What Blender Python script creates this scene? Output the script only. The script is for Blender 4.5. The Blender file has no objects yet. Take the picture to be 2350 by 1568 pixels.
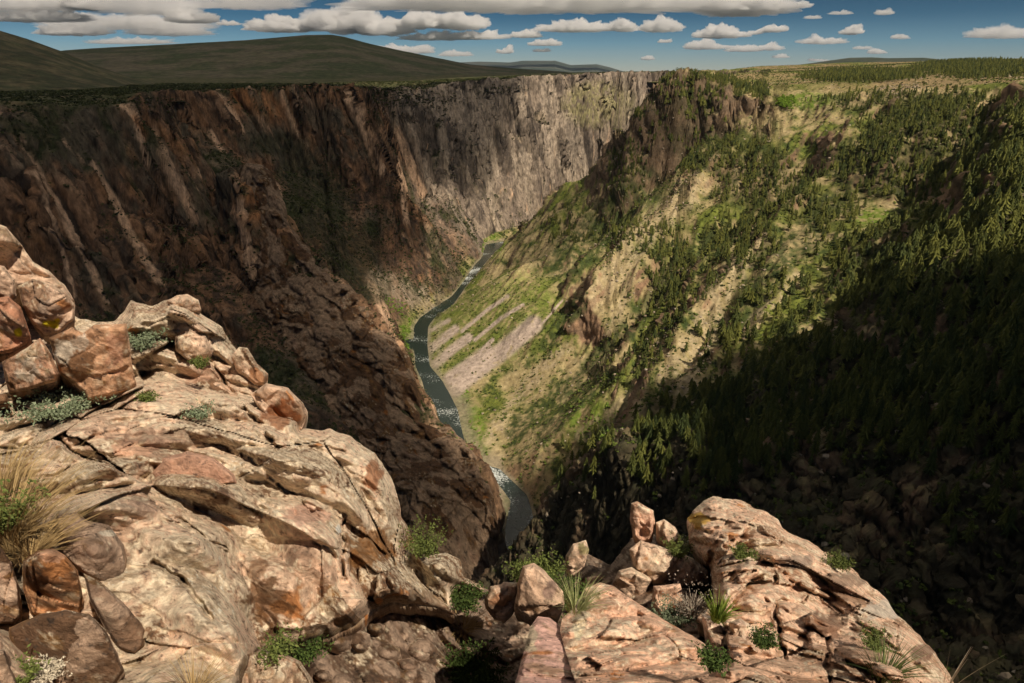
import bpy, math, random
import numpy as np
from mathutils import Vector, noise as mnoise
from mathutils.geometry import delaunay_2d_cdt
sc = bpy.context.scene
R = math.radians
PITCH = 21.6; FPX = 683.0
# ---------------------------------------------------------------- camera
cam = bpy.data.cameras.new('camera'); camo = bpy.data.objects.new('camera', cam)
sc.collection.objects.link(camo); sc.camera = camo
cam.lens = 24.0; cam.sensor_width = 36.0; cam.clip_start = 0.1; cam.clip_end = 400000
camo.location = (0, 0, 0); camo.rotation_euler = (R(90 - PITCH), 0, 0)
# ---------------------------------------------------------------- light
SUN_EL, SUN_DIR = 50.0, (0.64, -0.77)      # horizontal direction towards the sun
w = bpy.data.worlds.new("World"); sc.world = w; w.use_nodes = True
nt = w.node_tree; bg = nt.nodes['Background']
sky = nt.nodes.new('ShaderNodeTexSky'); sky.sky_type = 'NISHITA'; sky.sun_disc = False
sky.sun_elevation = R(SUN_EL); sky.sun_rotation = math.atan2(SUN_DIR[0], SUN_DIR[1])
sky.air_density = 1.0; sky.dust_density = 0.3; sky.ozone_density = 2.5; sky.altitude = 2400
geo = nt.nodes.new('ShaderNodeTexCoord'); sep = nt.nodes.new('ShaderNodeSeparateXYZ')
nt.links.new(geo.outputs['Generated'], sep.inputs[0])
ramp = nt.nodes.new('ShaderNodeValToRGB'); nt.links.new(sep.outputs['Z'], ramp.inputs[0])
cr = ramp.color_ramp; cr.elements[0].position = 0.0; cr.elements[0].color = (1.0, 1.0, 1.0, 1)
cr.elements[1].position = 0.1; cr.elements[1].color = (0.13, 0.28, 0.36, 1)
e = cr.elements.new(0.035); e.color = (0.50, 0.74, 0.90, 1)
e = cr.elements.new(0.065); e.color = (0.21, 0.42, 0.56, 1)
e = cr.elements.new(0.16); e.color = (0.22, 0.33, 0.42, 1)
e = cr.elements.new(0.4); e.color = (0.45, 0.5, 0.55, 1)
mul = nt.nodes.new('ShaderNodeMixRGB'); mul.blend_type = 'MULTIPLY'; mul.inputs[0].default_value = 1
nt.links.new(sky.outputs[0], mul.inputs[1]); nt.links.new(ramp.outputs[0], mul.inputs[2])
nt.links.new(mul.outputs[0], bg.inputs[0]); bg.inputs[1].default_value = 0.05
sd = Vector((SUN_DIR[0], SUN_DIR[1], 0)).normalized() * math.cos(R(SUN_EL)); sd.z = math.sin(R(SUN_EL))
sl = bpy.data.lights.new('sun', 'SUN'); sl.energy = 5.0; sl.angle = R(0.53); sl.color = (1.0, 0.87, 0.70)
so = bpy.data.objects.new('sun', sl); sc.collection.objects.link(so)
so.rotation_euler = sd.to_track_quat('Z', 'Y').to_euler()
SD = np.array(sd)
sc.view_settings.view_transform = 'Standard'; sc.view_settings.look = 'None'
sc.view_settings.exposure = 0.0; sc.view_settings.gamma = 1.0
sc.render.engine = 'CYCLES'
cy = sc.cycles
cy.max_bounces = 6; cy.diffuse_bounces = 2; cy.glossy_bounces = 2; cy.transmission_bounces = 2
cy.volume_bounces = 5; cy.transparent_max_bounces = 12; cy.caustics_reflective = False; cy.caustics_refractive = False
cy.use_denoising = True; cy.use_adaptive_sampling = True

# ---------------------------------------------------------------- helpers
cp, sp = math.cos(R(PITCH)), math.sin(R(PITCH))
def ray(X, Y):                       # photo coordinates on a 2350 x 1568 grid -> direction
    px = X * .43574 - 512; py = 341.5 - Y * .43574
    return px, FPX * cp + py * sp, -FPX * sp + py * cp
def Q(X, Y, D):                      # the point of that direction D metres ahead
    a, b, c = ray(X, Y); k = D / b
    return (a * k, D, c * k)
def QZ(X, Y, z):
    a, b, c = ray(X, Y); k = z / c
    return (a * k, b * k, z)
def project(x, y, z):                # world -> photo coordinates
    d = np.maximum(y * cp - z * sp, 1e-3); u = y * sp + z * cp
    return (x / d * FPX + 512) / .43574, (341.5 - u / d * FPX) / .43574

_rng = np.random.RandomState(7)
PERM = _rng.permutation(512).astype(np.int32)
PERM2 = np.concatenate([PERM, PERM])
G3 = _rng.normal(size=(512, 3)); G3 /= np.linalg.norm(G3, axis=1)[:, None]; G3 = G3.astype(np.float32)
def _h(i, j, k):
    return PERM2[(PERM2[(PERM2[i & 511] + j) & 511] + k) & 511]
def perlin(x, y, z=None, seed=0):
    x = np.asarray(x, np.float64) + seed * 17.31; y = np.asarray(y, np.float64) + seed * 5.77
    z = np.zeros_like(x) + seed * 3.1 + .5 if z is None else np.asarray(z, np.float64) + seed * 3.1
    xi = np.floor(x); yi = np.floor(y); zi = np.floor(z)
    xf = (x - xi).astype(np.float32); yf = (y - yi).astype(np.float32); zf = (z - zi).astype(np.float32)
    xi = xi.astype(np.int64).astype(np.int32); yi = yi.astype(np.int64).astype(np.int32); zi = zi.astype(np.int64).astype(np.int32)
    u = xf * xf * xf * (xf * (xf * 6 - 15) + 10); v = yf * yf * yf * (yf * (yf * 6 - 15) + 10)
    t = zf * zf * zf * (zf * (zf * 6 - 15) + 10)
    def g(a, b, c):
        gr = G3[_h(xi + a, yi + b, zi + c)]
        return gr[..., 0] * (xf - a) + gr[..., 1] * (yf - b) + gr[..., 2] * (zf - c)
    l = lambda a, b, t_: a + (b - a) * t_
    return l(l(l(g(0,0,0), g(1,0,0), u), l(g(0,1,0), g(1,1,0), u), v),
             l(l(g(0,0,1), g(1,0,1), u), l(g(0,1,1), g(1,1,1), u), v), t) * 1.6
def fbm(x, y, z=None, oct=4, seed=0, gain=.5, ridged=False):
    a = 1.0; f = 1.0; s = 0; tot = 0
    for o in range(oct):
        n = perlin(x * f, y * f, None if z is None else z * f, seed + o)
        if ridged: n = 1 - 2 * np.abs(n)
        s = s + a * n; tot += a; a *= gain; f *= 2.03
    return s / tot
def worley(x, y, z, seed=0):         # F1, F2-F1, cell random
    x = x + seed * 9.7; y = y + seed * 3.3
    xi = np.floor(x).astype(np.int32); yi = np.floor(y).astype(np.int32); zi = np.floor(z).astype(np.int32)
    f1 = np.full(x.shape, 9.0, np.float32); f2 = f1.copy(); cid = np.zeros(x.shape, np.int32)
    for a in (-1, 0, 1):
        for b in (-1, 0, 1):
            for c in (-1, 0, 1):
                h = _h(xi + a, yi + b, zi + c)
                r = np.abs(G3[h]); r2 = np.abs(G3[(h * 7 + 3) & 511])
                d = np.sqrt((xi + a + r[..., 0] - x) ** 2 + (yi + b + r[..., 1] - y) ** 2 + (zi + c + r2[..., 2] - z) ** 2).astype(np.float32)
                m = d < f1
                f2 = np.where(m, f1, np.minimum(f2, d)); cid = np.where(m, h, cid); f1 = np.where(m, d, f1)
    return f1, f2 - f1, G3[cid]
def facets(p, seed=0, k=.55, tilt=.45):
    """continuous faceted relief: the highest of many tilted wedges"""
    p = p + np.array([seed * 5.7, seed * 2.3, seed * 7.9]); pi = np.floor(p).astype(np.int32); best = np.full(len(p), -9., np.float32); cid = np.zeros(len(p), np.int32)
    for a in (-1, 0, 1):
        for b in (-1, 0, 1):
            for c in (-1, 0, 1):
                h = _h(pi[:, 0] + a, pi[:, 1] + b, pi[:, 2] + c); r = np.abs(G3[h]); g = G3[(h * 11 + 7) & 511]
                q = p - (pi + np.array([a, b, c]) + r)
                v = g[:, 2] * .45 + tilt * (g * q).sum(1) - k * np.maximum(np.abs(q[:, 0] + .4 * q[:, 1]), np.maximum(np.abs(q[:, 1] - .3 * q[:, 2]), np.abs(q[:, 2]))) - .25 * np.abs(q).sum(1)
                m = v > best; best = np.where(m, v, best); cid = np.where(m, h, cid)
    return best.astype(np.float32), cid
def sstep(a, b, x):
    t = np.clip((x - a) / (b - a), 0, 1); return t * t * (3 - 2 * t)
def mixc(a, b, t):
    return a + (np.asarray(b, np.float32) - a) * t[..., None]

def link(o, parent=None):
    sc.collection.objects.link(o)
    if parent: o.parent = parent
    return o
def tag(o, label=None, cat=None, group=None, kind=None):
    if label: o['label'] = label
    if cat: o['category'] = cat
    if group: o['group'] = group
    if kind: o['kind'] = kind
    return o
def mesh_np(name, V, F, mat, cols=None, smooth=True, parent=None, loc=None):
    """V (n,3), F (m,k) with k 3 or 4"""
    me = bpy.data.meshes.new(name)
    V = np.ascontiguousarray(V, np.float32); F = np.ascontiguousarray(F, np.int32)
    k = F.shape[1]
    me.vertices.add(len(V)); me.vertices.foreach_set('co', V.ravel())
    me.loops.add(F.size); me.loops.foreach_set('vertex_index', F.ravel())
    me.polygons.add(len(F)); me.polygons.foreach_set('loop_start', np.arange(0, F.size, k, dtype=np.int32))
    try: me.polygons.foreach_set('loop_total', np.full(len(F), k, np.int32))
    except Exception: pass
    me.update(calc_edges=True)
    me.polygons.foreach_set('use_smooth', np.full(len(F), smooth, bool))
    if cols is not None:
        at = me.color_attributes.new('col', 'FLOAT_COLOR', 'POINT')
        c = np.ones((len(V), 4), np.float32); c[:, :cols.shape[1]] = cols
        at.data.foreach_set('color', c.ravel())
    if mat: me.materials.append(mat)
    o = bpy.data.objects.new(name, me)
    if loc is not None: o.location = loc
    return link(o, parent)
def sub_mesh(name, V, F, mask, mat, cols):
    f = F[mask]; used = np.unique(f); idx = np.full(len(V), -1, np.int64); idx[used] = np.arange(len(used))
    return mesh_np(name, V[used], idx[f], mat, cols[used])

# ---------------------------------------------------------------- materials
def new_mat(name, rough=.9):
    m = bpy.data.materials.new(name); m.use_nodes = True
    b = m.node_tree.nodes['Principled BSDF']; b.inputs['Roughness'].default_value = rough
    b.inputs['Specular IOR Level'].default_value = .15
    return m, m.node_tree, b
def attr_mat(name, scale, bump, dist, var=.35, rough=.92, stretch=(1, 1, 1), spec=.15):
    """vertex colour albedo with procedural mottling and bump"""
    m, t, b = new_mat(name, rough); b.inputs['Specular IOR Level'].default_value = spec
    N = t.nodes.new; Lk = t.links.new
    a = N('ShaderNodeVertexColor'); a.layer_name = 'col'
    g = N('ShaderNodeNewGeometry'); mp = N('ShaderNodeMapping'); mp.inputs['Scale'].default_value = [scale * s for s in stretch]
    Lk(g.outputs['Position'], mp.inputs[0])
    n = N('ShaderNodeTexNoise'); n.inputs['Detail'].default_value = 9; n.inputs['Roughness'].default_value = .68; n.inputs['Scale'].default_value = 1
    Lk(mp.outputs[0], n.inputs[0])
    mr = N('ShaderNodeMapRange'); mr.inputs[1].default_value = .3; mr.inputs[2].default_value = .7
    mr.inputs[3].default_value = 1 - var; mr.inputs[4].default_value = 1 + var; Lk(n.outputs[0], mr.inputs[0])
    mx = N('ShaderNodeVectorMath'); mx.operation = 'SCALE'; Lk(a.outputs[0], mx.inputs[0]); Lk(mr.outputs[0], mx.inputs['Scale'])
    Lk(mx.outputs[0], b.inputs['Base Color'])
    bp = N('ShaderNodeBump'); bp.inputs['Strength'].default_value = bump; bp.inputs['Distance'].default_value = dist
    Lk(n.outputs[0], bp.inputs['Height']); Lk(bp.outputs[0], b.inputs['Normal'])
    return m
M_cliff = attr_mat('cliff_rock', .13, 1.0, 7.0, .75, stretch=(1, 1, .4))
M_slope = attr_mat('slope_cover', .12, .9, 3.0, .45)
M_far = attr_mat('distant_cover', .03, .7, 12.0, .6)

# ================================================================ canyon terrain
RIVZ = -550.
pts = []
def up3(p, h): return (p[0], p[1], max(p[2] + h, min(p[2], -535)))
def line(P, step=22.0):
    P = [np.array(p, float) for p in P]
    for a, b in zip(P[:-1], P[1:]):
        n = max(1, int(np.linalg.norm((b - a)[:2]) / step))
        for i in range(n): pts.append(a + (b - a) * i / n)
    pts.append(P[-1])
Lrim = [Q(*a) for a in [(-350,240,1000),(-150,238,1000),(0,232,1040),(120,238,1080),(200,240,1120),(280,245,1180),(330,216,1400),(400,210,1600),(500,205,1750),(650,198,1850),(800,197,1950),(860,205,2150),(950,212,2350),(1020,192,2500),(1100,185,2600),(1200,178,2700),(1300,172,2800),(1440,166,2950)]]
line(Lrim)
line([(464,2950,-5),(520,3110,-6),(600,3280,-2),(800,3500,0),(900,3700,0),(900,4700,0)])
line([(900,4700,0),(1250,4700,5)]); line([(385,1750,-11),(640,2300,-12),(950,2850,-5),(1250,3300,2),(1300,3700,5),(1300,4700,5)])
# a shelf just behind the rim, then the plateau
for p in Lrim: pts.append(np.array([p[0] - 60, p[1] + 160, p[2] + 2]))
for p in [(-3000,1000,-20),(-2500,2500,-30),(-1500,2200,-42),(-1500,1200,-44),(-1100,3000,-40),(-500,3200,-34),(100,3600,-16),(-600,5200,-20),(400,5200,-4),(-2600,5200,-10),(-3200,-400,0),(-1300,-200,0)]: pts.append(np.array(p, float))
# left wall feet (the near part is out of sight behind the outcrop)
line([(-1600,600,-548),(-1000,640,-545),(-700,650,-545),(-450,600,-545),(-250,600,-545),(-90,640,-548)])
for a in [(0,420,950),(100,480,930),(200,360,1040),(200,480,985),(200,650,950),(300,320,1140),(300,450,1060),(300,600,980),(400,330,1230),(400,480,1120),(400,650,990),(60,320,985),(0,520,900)]: pts.append(np.array(Q(*a)))
# crest of the big buttress
C1 = [Q(*a) for a in [(540,420,1300),(553,385,1285),(578,374,1255),(610,382,1240),(640,430,1215),(700,540,1150),(760,620,1080),(850,700,1000),(935,800,940),(976,900,870),(1012,962,835),(1056,996,800),(1092,1042,765),(1116,1078,735),(1122,1110,715),(1141,1200,690),(1142,1290,670)]]
line(C1, 14)
line([Q(*a) for a in [(555,450,1255),(560,550,1190),(590,650,1110),(660,760,1000),(760,900,860),(900,1080,740),(1040,1250,650)]])
line([Q(*a) for a in [(535,440,1290),(520,560,1230),(545,680,1110)]])   # face below the crest
line([Q(*a) for a in [(450,300,1640),(480,390,1500),(505,480,1330),(520,600,1080),(600,800,850),(750,1000,720)]])        # gully G1
line([Q(*a) for a in [(740,380,1900),(800,520,1700),(860,640,1560),(900,700,1500)]])
line([Q(*a) for a in [(640,380,1780),(700,470,1600)]])
line([Q(*a) for a in [(850,200,2000),(880,260,1980),(900,330,1940),(920,400,1900),(960,500,1830),(1000,590,1780),(1040,650,1770)]], 15)
line([Q(*a) for a in [(1000,300,2330),(980,350,2280),(985,380,2250),(1010,440,2200),(1060,500,2150),(1095,560,2100)]], 15)
line([Q(*a) for a in [(940,330,2330),(950,430,2200),(990,520,2080),(1030,590,1950)]])
# foot and mid height of the far wall
line([(-100,2330,-545),(-54,2420,-538),(0,2480,-535),(107,2560,-535),(350,2760,-540),(560,3000,-545),(800,3300,-545),(980,3600,-545),(1010,4300,-545)])
line([Q(*a) for a in [(1240,260,2700),(1340,250,2790),(1440,235,2900)]])
for a in [(1120,380,2500),(1180,460,2540),(1060,300,2450),(1250,400,2610)]: pts.append(np.array(Q(*a)))
# river banks
lb = [QZ(X, Y, RIVZ) for X, Y in [(1085,1345),(1105,1318),(1125,1285),(1150,1238),(1172,1150),(1140,1105),(1085,1088),(1036,1030),(1012,978),(992,941),(975,905),(966,870),(949,839),(950,800),(947,750),(960,730),(1000,700),(1035,680),(1065,642),(1085,612),(1105,588),(1112,560)]]
rb = [QZ(X, Y, RIVZ) for X, Y in [(1185,1345),(1215,1290),(1242,1232),(1213,1135),(1150,1076),(1110,1066),(1085,1050),(1068,1020),(1060,985),(1052,941),(1034,905),(1017,873),(987,839),(982,790),(984,748),(1000,728),(1040,700),(1070,657),(1096,628),(1118,600),(1140,575)]]
ext = [(-160,560),(-450,470),(-900,420),(-1700,400)]
far = [(20,2350),(200,2560),(430,2720),(680,2950),(900,3220),(1080,3600),(1100,4300)]
lbk = [(x, y + 25, RIVZ) for x, y in ext[::-1]] + lb + [(x - 14, y + 14, RIVZ) for x, y in far]
rbk = [(x, y - 35, RIVZ) for x, y in ext[::-1]] + rb + [(x + 14, y - 14, RIVZ) for x, y in far]
line(lbk, 12); line(rbk, 12)
cl = []
for p in lb: 
    q = min(rb, key=lambda r: (r[0] - p[0]) ** 2 + (r[1] - p[1]) ** 2)
    cl.append(((p[0] + q[0]) / 2, (p[1] + q[1]) / 2, RIVZ - 6))
line([(x, y - 5, RIVZ - 6) for x, y in ext[::-1]] + cl + [(x + 4, y, RIVZ - 6) for x, y in far], 12)
# bank shelf: talus and bushes above the water
for p in lb[3:12]: pts.append(np.array([p[0] - 12, p[1] - 4, RIVZ + 3]))
line([QZ(1120,1120,-545), QZ(1135,1180,-545), QZ(1130,1260,-545)])
line([Q(*a) for a in [(880,690,1490),(905,740,1440),(925,790,1390)]])
# right side
line([Q(*a) for a in [(1545,175,1750),(1500,198,1770),(1465,228,1780),(1450,262,1800),(1420,320,1840),(1400,370,1880),(1290,440,1950),(1240,490,1980),(1180,530,2000),(1162,562,2010)]], 15)
for p in [(560,2100,-200),(400,2300,-400),(200,2300,-440),(60,2200,-500),(900,3000,-200)]: pts.append(np.array(p, float))
line([up3(Q(*a), 14) for a in [(1700,300,1700),(1620,380,1600),(1560,450,1500),(1480,520,1400),(1420,580,1320),(1370,640,1240),(1338,690,1190)]], 15)
line([up3(Q(*a), -18) for a in [(1600,330,1700),(1500,420,1650),(1400,500,1580),(1330,580,1500),(1290,640,1370),(1290,700,1290)]])
line([Q(*a) for a in [(1338,712,1205),(1250,830,1140),(1170,900,1110)]])
line([Q(*a) for a in [(1240,720,1290),(1130,800,1240)]]); line([Q(*a) for a in [(1180,640,1500),(1080,720,1430)]])
R2 = [Q(*a) for a in [(1950,400,1300),(1900,430,1250),(1750,560,1100),(1680,640,1020),(1600,740,950),(1530,850,880),(1480,930,830)]]
line([up3(p, 16) for p in R2], 15)
line([up3(Q(*a), -20) for a in [(1850,420,1350),(1620,560,1250),(1500,680,1150),(1420,780,1080),(1300,900,1000),(1150,1000,960)]])
line([Q(*a) for a in [(1440,830,960),(1360,930,890),(1240,1030,850)]])
line([Q(*a) for a in [(2150,480,1050),(2020,560,930),(1960,680,830),(1800,800,740),(1600,930,690),(1450,1000,680),(1250,1120,690)]])
line([Q(*a) for a in [(2350,300,900),(2230,380,930),(2350,450,700),(2200,600,620),(1950,720,640),(1800,830,620)]])
line([Q(*a) for a in [(2500,650,480),(2300,820,440),(2270,862,400),(2150,900,420),(2000,990,430),(1850,1040,440),(1650,1080,450),(1480,1000,520),(1330,1080,560),(1260,1200,590)]], 10)
line([Q(*a) for a in [(2350,700,560),(2150,850,520),(1900,980,520),(1700,1000,540)]])
for a in [(1700,165,2600),(1700,200,2000),(1800,230,1800),(1780,185,2300),(1650,180,1850),(2000,160,3000),(2000,215,1600),(2160,180,1700),(2350,135,3000),(2350,190,1300),(1780,250,1700),(1900,300,1500),(2000,330,1300),(2150,300,1200),(1700,210,1730),(1850,280,1600)]: pts.append(np.array(Q(*a)))
for p in [(1500,1200,-10),(2600,900,20),(1500,4500,30),(2600,4000,60),(3200,2500,50),(1300,600,-10),(2600,0,20),(900,300,-5),(1800,-500,30),(700,-100,5),(3200,-500,40)]: pts.append(np.array(p, float))
# the promontory the camera stands on
for p in [(320,150,-190),(480,250,-150),(540,400,-150),(160,30,-8),(60,14,-60),(25,16,-45),(60,60,-125),(100,95,-170),(170,160,-235),(10,13,-14),(-40,14,-14),(-90,20,-14),(-300,60,-20),(0,-10,-9),(0,-60,4),(200,-100,5),(-200,-60,5),(-800,60,-10),
          (20,60,-85),(-60,70,-85),(120,60,-140),(60,160,-190),(-150,150,-190),(230,180,-235),(50,300,-330),(-150,300,-340),(140,260,-300),(-400,200,-250),(-400,330,-450),(-900,250,-350),
          (60,480,-470),(180,330,-330),(270,270,-290),(0,-400,8),(-900,-400,10),(0,-500,8)]: pts.append(np.array(p, float))
pts = np.array(pts)
_, keep = np.unique(np.round(pts[:, :2] / 3), axis=0, return_index=True); pts = pts[keep]
cdt = delaunay_2d_cdt([Vector(p[:2]) for p in pts], [], [], 0, 1e-4)
cv = np.array([(v.x, v.y) for v in cdt[0]]); cz = np.array([pts[o[0], 2] if o else 0 for o in cdt[3]])
CELL = 4.0; GX0, GY0, GNX, GNY = -2600., -200., 1400, 1340
Z0 = np.full((GNY, GNX), np.nan, np.float32)
for t in cdt[2]:
    a, b, c = t; ax, ay = cv[a]; bx, by = cv[b]; cx, cyy = cv[c]
    x0 = max(0, int(math.floor((min(ax, bx, cx) - GX0) / CELL))); x1 = min(GNX - 1, int(math.ceil((max(ax, bx, cx) - GX0) / CELL)))
    y0 = max(0, int(math.floor((min(ay, by, cyy) - GY0) / CELL))); y1 = min(GNY - 1, int(math.ceil((max(ay, by, cyy) - GY0) / CELL)))
    if x1 < x0 or y1 < y0: continue
    gx = (GX0 + CELL * np.arange(x0, x1 + 1))[None, :]; gy = (GY0 + CELL * np.arange(y0, y1 + 1))[:, None]
    d = (by - cyy) * (ax - cx) + (cx - bx) * (ay - cyy)
    if abs(d) < 1e-6: continue
    l1 = ((by - cyy) * (gx - cx) + (cx - bx) * (gy - cyy)) / d
    l2 = ((cyy - ay) * (gx - cx) + (ax - cx) * (gy - cyy)) / d; l3 = 1 - l1 - l2
    m = (l1 >= -1e-4) & (l2 >= -1e-4) & (l3 >= -1e-4)
    zz = l1 * cz[a] + l2 * cz[b] + l3 * cz[c]
    Z0[y0:y1 + 1, x0:x1 + 1][m] = zz[m]
Z0 = np.nan_to_num(Z0, nan=0.0)
Z1 = Z0.copy()
for _ in range(2):                                    # light smoothing, breaklines stay readable
    P_ = np.pad(Z1, 1, mode='edge'); Z1 = (P_[:-2, 1:-1] + P_[2:, 1:-1] + P_[1:-1, :-2] + P_[1:-1, 2:] + 4 * P_[1:-1, 1:-1]) / 8
gy_, gx_ = np.gradient(Z1, CELL); SL = np.hypot(gx_, gy_)
P_ = np.pad(SL, 4, mode='edge'); SL = sum(P_[i:i + GNY, j:j + GNX] for i in (0, 4, 8) for j in (0, 4, 8)) / 9
def bil(A, x, y):
    fx = np.clip((x - GX0) / CELL, 0, GNX - 1.001); fy = np.clip((y - GY0) / CELL, 0, GNY - 1.001)
    i = fx.astype(np.int32); j = fy.astype(np.int32); u = fx - i; v = fy - j
    return (A[j, i] * (1 - u) + A[j, i + 1] * u) * (1 - v) + (A[j + 1, i] * (1 - u) + A[j + 1, i + 1] * u) * v
SHX, SHY = .36, -.10                                 # slabs lean: rib pattern sheared with height
RCX = [400, 637, 870, 1173, 1453, 1750, 2065, 2400]; RCY = [-300, 0, -42, -153, -208, -146, -88, 0]
def H(x, y, fine=True):
    z0 = bil(Z1, x, y); s0 = bil(SL, x, y)
    up = sstep(15, 260, z0 - RIVZ)
    near = sstep(25, 90, np.hypot(x, y))
    k = up * sstep(.55, 1.3, s0) * near; kk = up * near * (.25 + .75 * sstep(.3, .9, s0))
    left = sstep(0, 60, y * .22 - x - 260) # 1 on the left wall side
    lean = 1 - .85 * sstep(1900, 2200, y)
    lx = x + SHX * z0 * lean; ly = y + SHY * z0 * lean
    rgt = sstep(-40, 40, x - np.interp(y, RCX, RCY)) * (1 - sstep(2150, 2300, y))
    w1 = fbm(lx / 110, ly / 110, oct=3, seed=3); w2 = fbm(lx / 110, ly / 110, oct=3, seed=11)
    w3 = fbm(lx / 26, ly / 26, oct=2, seed=21, ridged=True); w4 = fbm(lx / 26, ly / 26, oct=2, seed=31, ridged=True)
    w5 = fbm(lx / 75, ly / 75, oct=2, seed=45, ridged=True) - .3; fw = sstep(1900, 2300, y); lw = sstep(0, 80, -x - .1 * y + 40)
    w6 = (fbm(lx / 190, ly / 190, oct=2, seed=48, ridged=True) - .3) * 95 * fw * k
    k3 = k * (1 - .75 * rgt)
    w7 = (fbm(lx / 130, ly / 130, oct=2, seed=49, ridged=True) - .3) * 48 * lw * (1 - fw) * k
    ax = w6 + w7 + 34 * w1 * kk + 13 * w3 * k3 + 22 * w5 * k * np.maximum(fw, lw); ay = w6 + w7 + 34 * w2 * kk + 13 * w4 * k3 + 26 * w5 * k * np.maximum(fw, lw)
    z = bil(Z1, x + ax, y + ay)
    low = 1 - sstep(8, 40, z0 - RIVZ)
    z = np.where(low > 0, z * (1 - low) + z0 * low, z)
    # ledges on steep rock
    st = fbm(lx / 70, ly / 70, z0 / 40, oct=2, seed=41)
    z = z + k * 9 * st
    g = (1 - k) * up * near
    uu = x * .80 - y * .60; vv = x * .60 + y * .80
    rib = fbm(uu / 75 + .3 * w1, vv / 420, oct=3, seed=71, ridged=True)
    z = z + rgt * sstep(20, 120, z0 - RIVZ) * sstep(.25, .5, s0) * 30 * (rib - .25) * sstep(480, 700, y)
    nr = sstep(0, 60, x + .25 * y - 90) * (1 - sstep(560, 700, y + .1 * x)) * near
    z = z + nr * (26 * fbm(x / 70, y / 70, oct=4, seed=72, ridged=True) + 13 * fbm(x / 18, y / 18, oct=4, seed=73, ridged=True) - 14)
    z = z + g * (7 * fbm(x / 90, y / 90, oct=3, seed=51) + 2.2 * fbm(x / 16, y / 16, oct=3, seed=61)) * sstep(.12, .4, s0 + .08)
    return z
def build_sheet(az, r0, r1, nraw, nrow):
    """rows follow the ground with spacing adapted to what can be seen: real ground, denser where it is steep"""
    rr = r0 * (r1 / r0) ** np.linspace(0, 1, nraw)
    A, Rr = np.meshgrid(az, rr, indexing='ij')
    x = Rr * np.sin(A); y = Rr * np.cos(A); z = H(x, y)
    th = np.arctan2(z, Rr); dth = np.abs(np.diff(th, axis=1))
    dz = np.diff(z, axis=1); dr = np.diff(Rr, axis=1); wgt = dth + .10 * np.hypot(dz, dr) / Rr[:, 1:] + 2e-5
    # smooth the spacing between neighbouring columns
    cum = np.concatenate([np.zeros((len(az), 1)), np.cumsum(wgt, axis=1)], axis=1)
    cum /= cum[:, -1:]
    for _ in range(14):
        c2 = cum.copy(); c2[1:-1] = (cum[:-2] + 2 * cum[1:-1] + cum[2:]) / 4; cum = c2
    tt = np.linspace(0, 1, nrow)
    r = np.stack([np.interp(tt, cum[i], rr) for i in range(len(az))])
    A2 = np.repeat(az[:, None], nrow, 1)
    return r * np.sin(A2), r * np.cos(A2)
# ---------------------------------------------------------------- the visible wedge of canyon, fine
NAZ, NROW = 1250, 1000
az = np.linspace(R(-47), R(48), NAZ)
gx, gy = build_sheet(az, 16.0, 4700.0, 2200, NROW)
gz = H(gx, gy)
V = np.stack([gx, gy, gz], -1)
def vnormals(V):
    du = np.gradient(V, axis=0); dv = np.gradient(V, axis=1)
    n = np.cross(dv, du); n /= np.linalg.norm(n, axis=-1, keepdims=True) + 1e-9
    n[n[..., 2] < 0] *= -1
    return n
def slope_normals(x, y, z, e=3.0):
    a = H(x + e, y) - z; b = H(x, y + e) - z
    n = np.stack([-a, -b, np.full_like(a, e)], -1); return n / np.linalg.norm(n, axis=-1, keepdims=True)
Nn = slope_normals(gx, gy, gz)
nz = Nn[..., 2]
up = sstep(2, 30, gz - RIVZ)
PX, PY = project(gx, gy, gz)
right0 = sstep(-40, 40, gx - np.interp(gy, RCX, RCY)) * (gy < 2250)
steep = 1 - sstep(.50 - .10 * right0, .80 - .18 * right0, nz)
LEAN = 1 - .85 * sstep(1900, 2200, gy)
lx = gx + SHX * gz * LEAN; ly = gy + SHY * gz * LEAN
# broken rock relief pushed out along the normal of the steep faces
nrz = sstep(0, 60, gx + .25 * gy - 90) * (1 - sstep(560, 700, gy + .1 * gx)) * (gy > 60)
steep = np.maximum(steep, .75 * nrz)
wp = fbm(gx / 30, gy / 30, gz / 30, oct=2, seed=77) * 5
fs = np.where(gy > 1900, 2.2, 1.0)
pf = np.stack([(lx + wp) / (26 * fs), (ly - wp) / (26 * fs), gz / (95 * fs)], -1).reshape(-1, 3)
n1, fid = facets(pf, 3, .6, .55); n2, fid2 = facets(np.stack([(lx + wp) / 9, (ly - wp) / 9, gz / 30], -1).reshape(-1, 3), 5, .6, .6)
n1 = n1.reshape(gx.shape) + .25; n2 = n2.reshape(gx.shape) + .25; fid = fid.reshape(gx.shape); fid2 = fid2.reshape(gx.shape)
n3 = fbm(lx / 5, ly / 5, gz / 14, oct=2, seed=81, ridged=True)
dist = np.hypot(gx, gy)
far_f = sstep(60, 300, dist)
disp = up * far_f * steep * (24 * n1 * (1 - .6 * nrz) * np.where(gy > 1900, 1.6, 1.0) + 8 * n2 + np.where(nrz > .2, 5., 1.6) * n3)
V = V + Nn * disp[..., None]
gz = V[..., 2]
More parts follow.
